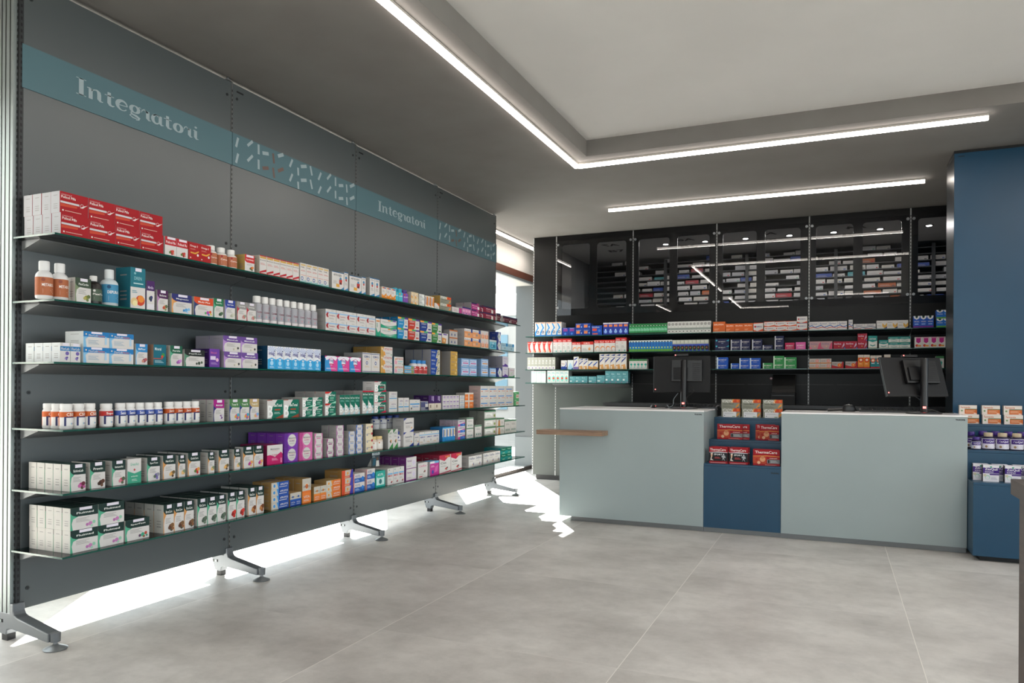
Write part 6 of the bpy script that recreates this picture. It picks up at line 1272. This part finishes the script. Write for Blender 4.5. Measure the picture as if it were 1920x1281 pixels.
disp('heat_patch_carton', 'therma', .202, .125, .03, -.795, 6.31, .724, 'wide red heat patch carton at front left of middle step', 'heat patch cartons')
disp('heat_patch_carton', 'therma', .19, .124, .03, -.738, 6.345, .724, 'red heat patch carton half hidden behind the wide one, middle step', 'heat patch cartons')
disp('heat_patch_carton', 'therma', .15, .128, .03, -.52, 6.345, .724, 'red knee patch carton at the back, right end of middle step', 'heat patch cartons')
disp('heat_patch_carton', 'therma', .15, .124, .03, -.487, 6.31, .724, 'red knee patch carton in front, right end of middle step', 'heat patch cartons')
disp('sport_patch_carton', 'sport', .142, .13, .03, -.848, 6.04, .547, 'red and black sport patch carton, left one in front', 'sport patch cartons')
disp('sport_patch_carton', 'sport', .142, .132, .03, -.838, 6.073, .547, 'red and black sport patch carton behind the left front one', 'sport patch cartons')
disp('sport_patch_carton', 'sport', .142, .13, .03, -.694, 6.04, .547, 'red and black sport patch carton, second one in front', 'sport patch cartons')
disp('sport_patch_carton', 'sport', .142, .132, .03, -.685, 6.073, .547, 'red and black sport patch carton behind the second front one', 'sport patch cartons')
disp('heat_patch_carton', 'therma', .198, .122, .03, -.486, 6.04, .547, 'wide red back patch carton on the lowest step', 'heat patch cartons')
disp('heat_patch_carton', 'therma', .19, .124, .03, -.49, 6.073, .547, 'red back patch carton behind the wide one, lowest step', 'heat patch cartons')
# right-hand display
for i, x in enumerate((.916, 1.052, 1.187)):
    q = ('first', 'second', 'third')[i]
    disp('ferment_carton', 'fermentix', .114, .067, .05, x, 6.36, .897, 'lower orange and white probiotic carton, %s pile by the tower' % q, 'probiotic cartons')
    disp('ferment_carton', 'fermentix', .112, .067, .05, x - .003 - .008 * (i == 0), 6.372, .897 + .0675, 'upper orange and white probiotic carton, %s pile by the tower' % q, 'probiotic cartons')
for i, (x, y, w, h, dz) in enumerate(((.912, 6.08, .06, .088, 'zz'), (.895, 6.2, .075, .118, 'zz'), (.992, 6.12, .08, .118, 'zzb'), (1.077, 6.12, .08, .118, 'zzb'), (1.162, 6.12, .08, .118, 'zzb'), (.973, 6.215, .075, .124, 'zz'), (1.052, 6.215, .075, .124, 'zz'), (1.13, 6.215, .075, .124, 'zz'), (1.208, 6.215, .075, .124, 'zz'), (1.247, 6.12, .08, .118, 'zzb'))):
    put_round('gummy_jar', dz, w, h, (x, y, .7276), 0, ['small purple-lidded sleep gummy jar in front of the others', 'purple-lidded sleep gummy jar half hidden by the counter edge', 'beige-lidded sleep gummy jar, first in front row', 'beige-lidded sleep gummy jar, second in front row', 'beige-lidded sleep gummy jar, third in front row',
      'purple-lidded sleep gummy jar, second in back row', 'purple-lidded sleep gummy jar, third in back row', 'purple-lidded sleep gummy jar, fourth in back row', 'purple-lidded sleep gummy jar, last in back row', 'beige-lidded sleep gummy jar, last in front row'][i], 'sleep gummy jars')
for i, (x, y) in enumerate(((.967, 5.86), (1.092, 5.86), (1.22, 5.86), (.918, 5.925), (1.03, 5.925), (1.15, 5.925))):
    disp('sleep_carton', 'sonno', .092, .112, .055, x, y, .527, '%s white and purple sleep aid carton in the %s row, lowest step' % (ORD[i % 3], 'front' if i < 3 else 'back'), 'sleep aid cartons')
# boxes on the store room rack
WB = ['D8D5D0', 'CFCBC6', 'DAD8D6', 'C6C4C2', 'B9B9BC', 'D2CEC4']
nb_ = 0
for zi, z in enumerate(RZ[:11]):
    x = -3.2 + random.uniform(0, .1); c_ = 0
    while x < 1.7:
        w = random.choice((.14, .16, .18, .2)); gap = random.choice((.01, .02, .035, .025))
        skip = random.random() < (.04 if zi < 8 else .5) or (x < -2.7 and random.random() < .5)
        if not skip and -3.1 < x < 1.6:
            h = random.choice((.042, .05, .055, .06)); col = random.choice(WB) if random.random() < .88 else random.choice(('2A4AA0', 'A8303A', 'B8602E', '4AA0A8'))
            k = ('rack', col, w, h)
            if k not in _CM:
                m = MB().box(-w / 2, w / 2, 0, .15, 0, h, pm(col), {3: pm('8A8886'), 5: pm('8A8886')})
                face_print(m, [Ls(.1, .25, .7, .6, 2, 'A9A6A4'), R(.78, .2, .92, .4, random.choice(('B8303A', '3A5A9E', '5A5A5E', '5AA07A')))], w, h, lambda a, b, l: (a, -.0004 - .0001 * l, b))
                _CM[k] = m.mesh('stored_box')
            o = mesh_obj('stored_box', _CM[k]); o.location = (x + w / 2, 10.42 + random.uniform(0, .03), z + .0005)
            c_ += 1
            cn = {'2A4AA0': 'blue', 'A8303A': 'red', 'B8602E': 'orange', '4AA0A8': 'teal'}.get(col, 'pale')
            lab = '%s medicine box, %s along rack row %s from below' % (cn, (ORD + ['twenty-' + q for q in ORD[:9]] + ['thirtieth'])[c_ - 1], ORD[zi])
            tag(o, lab, 'box', 'medicine boxes on the store room rack')
        x += w + gap
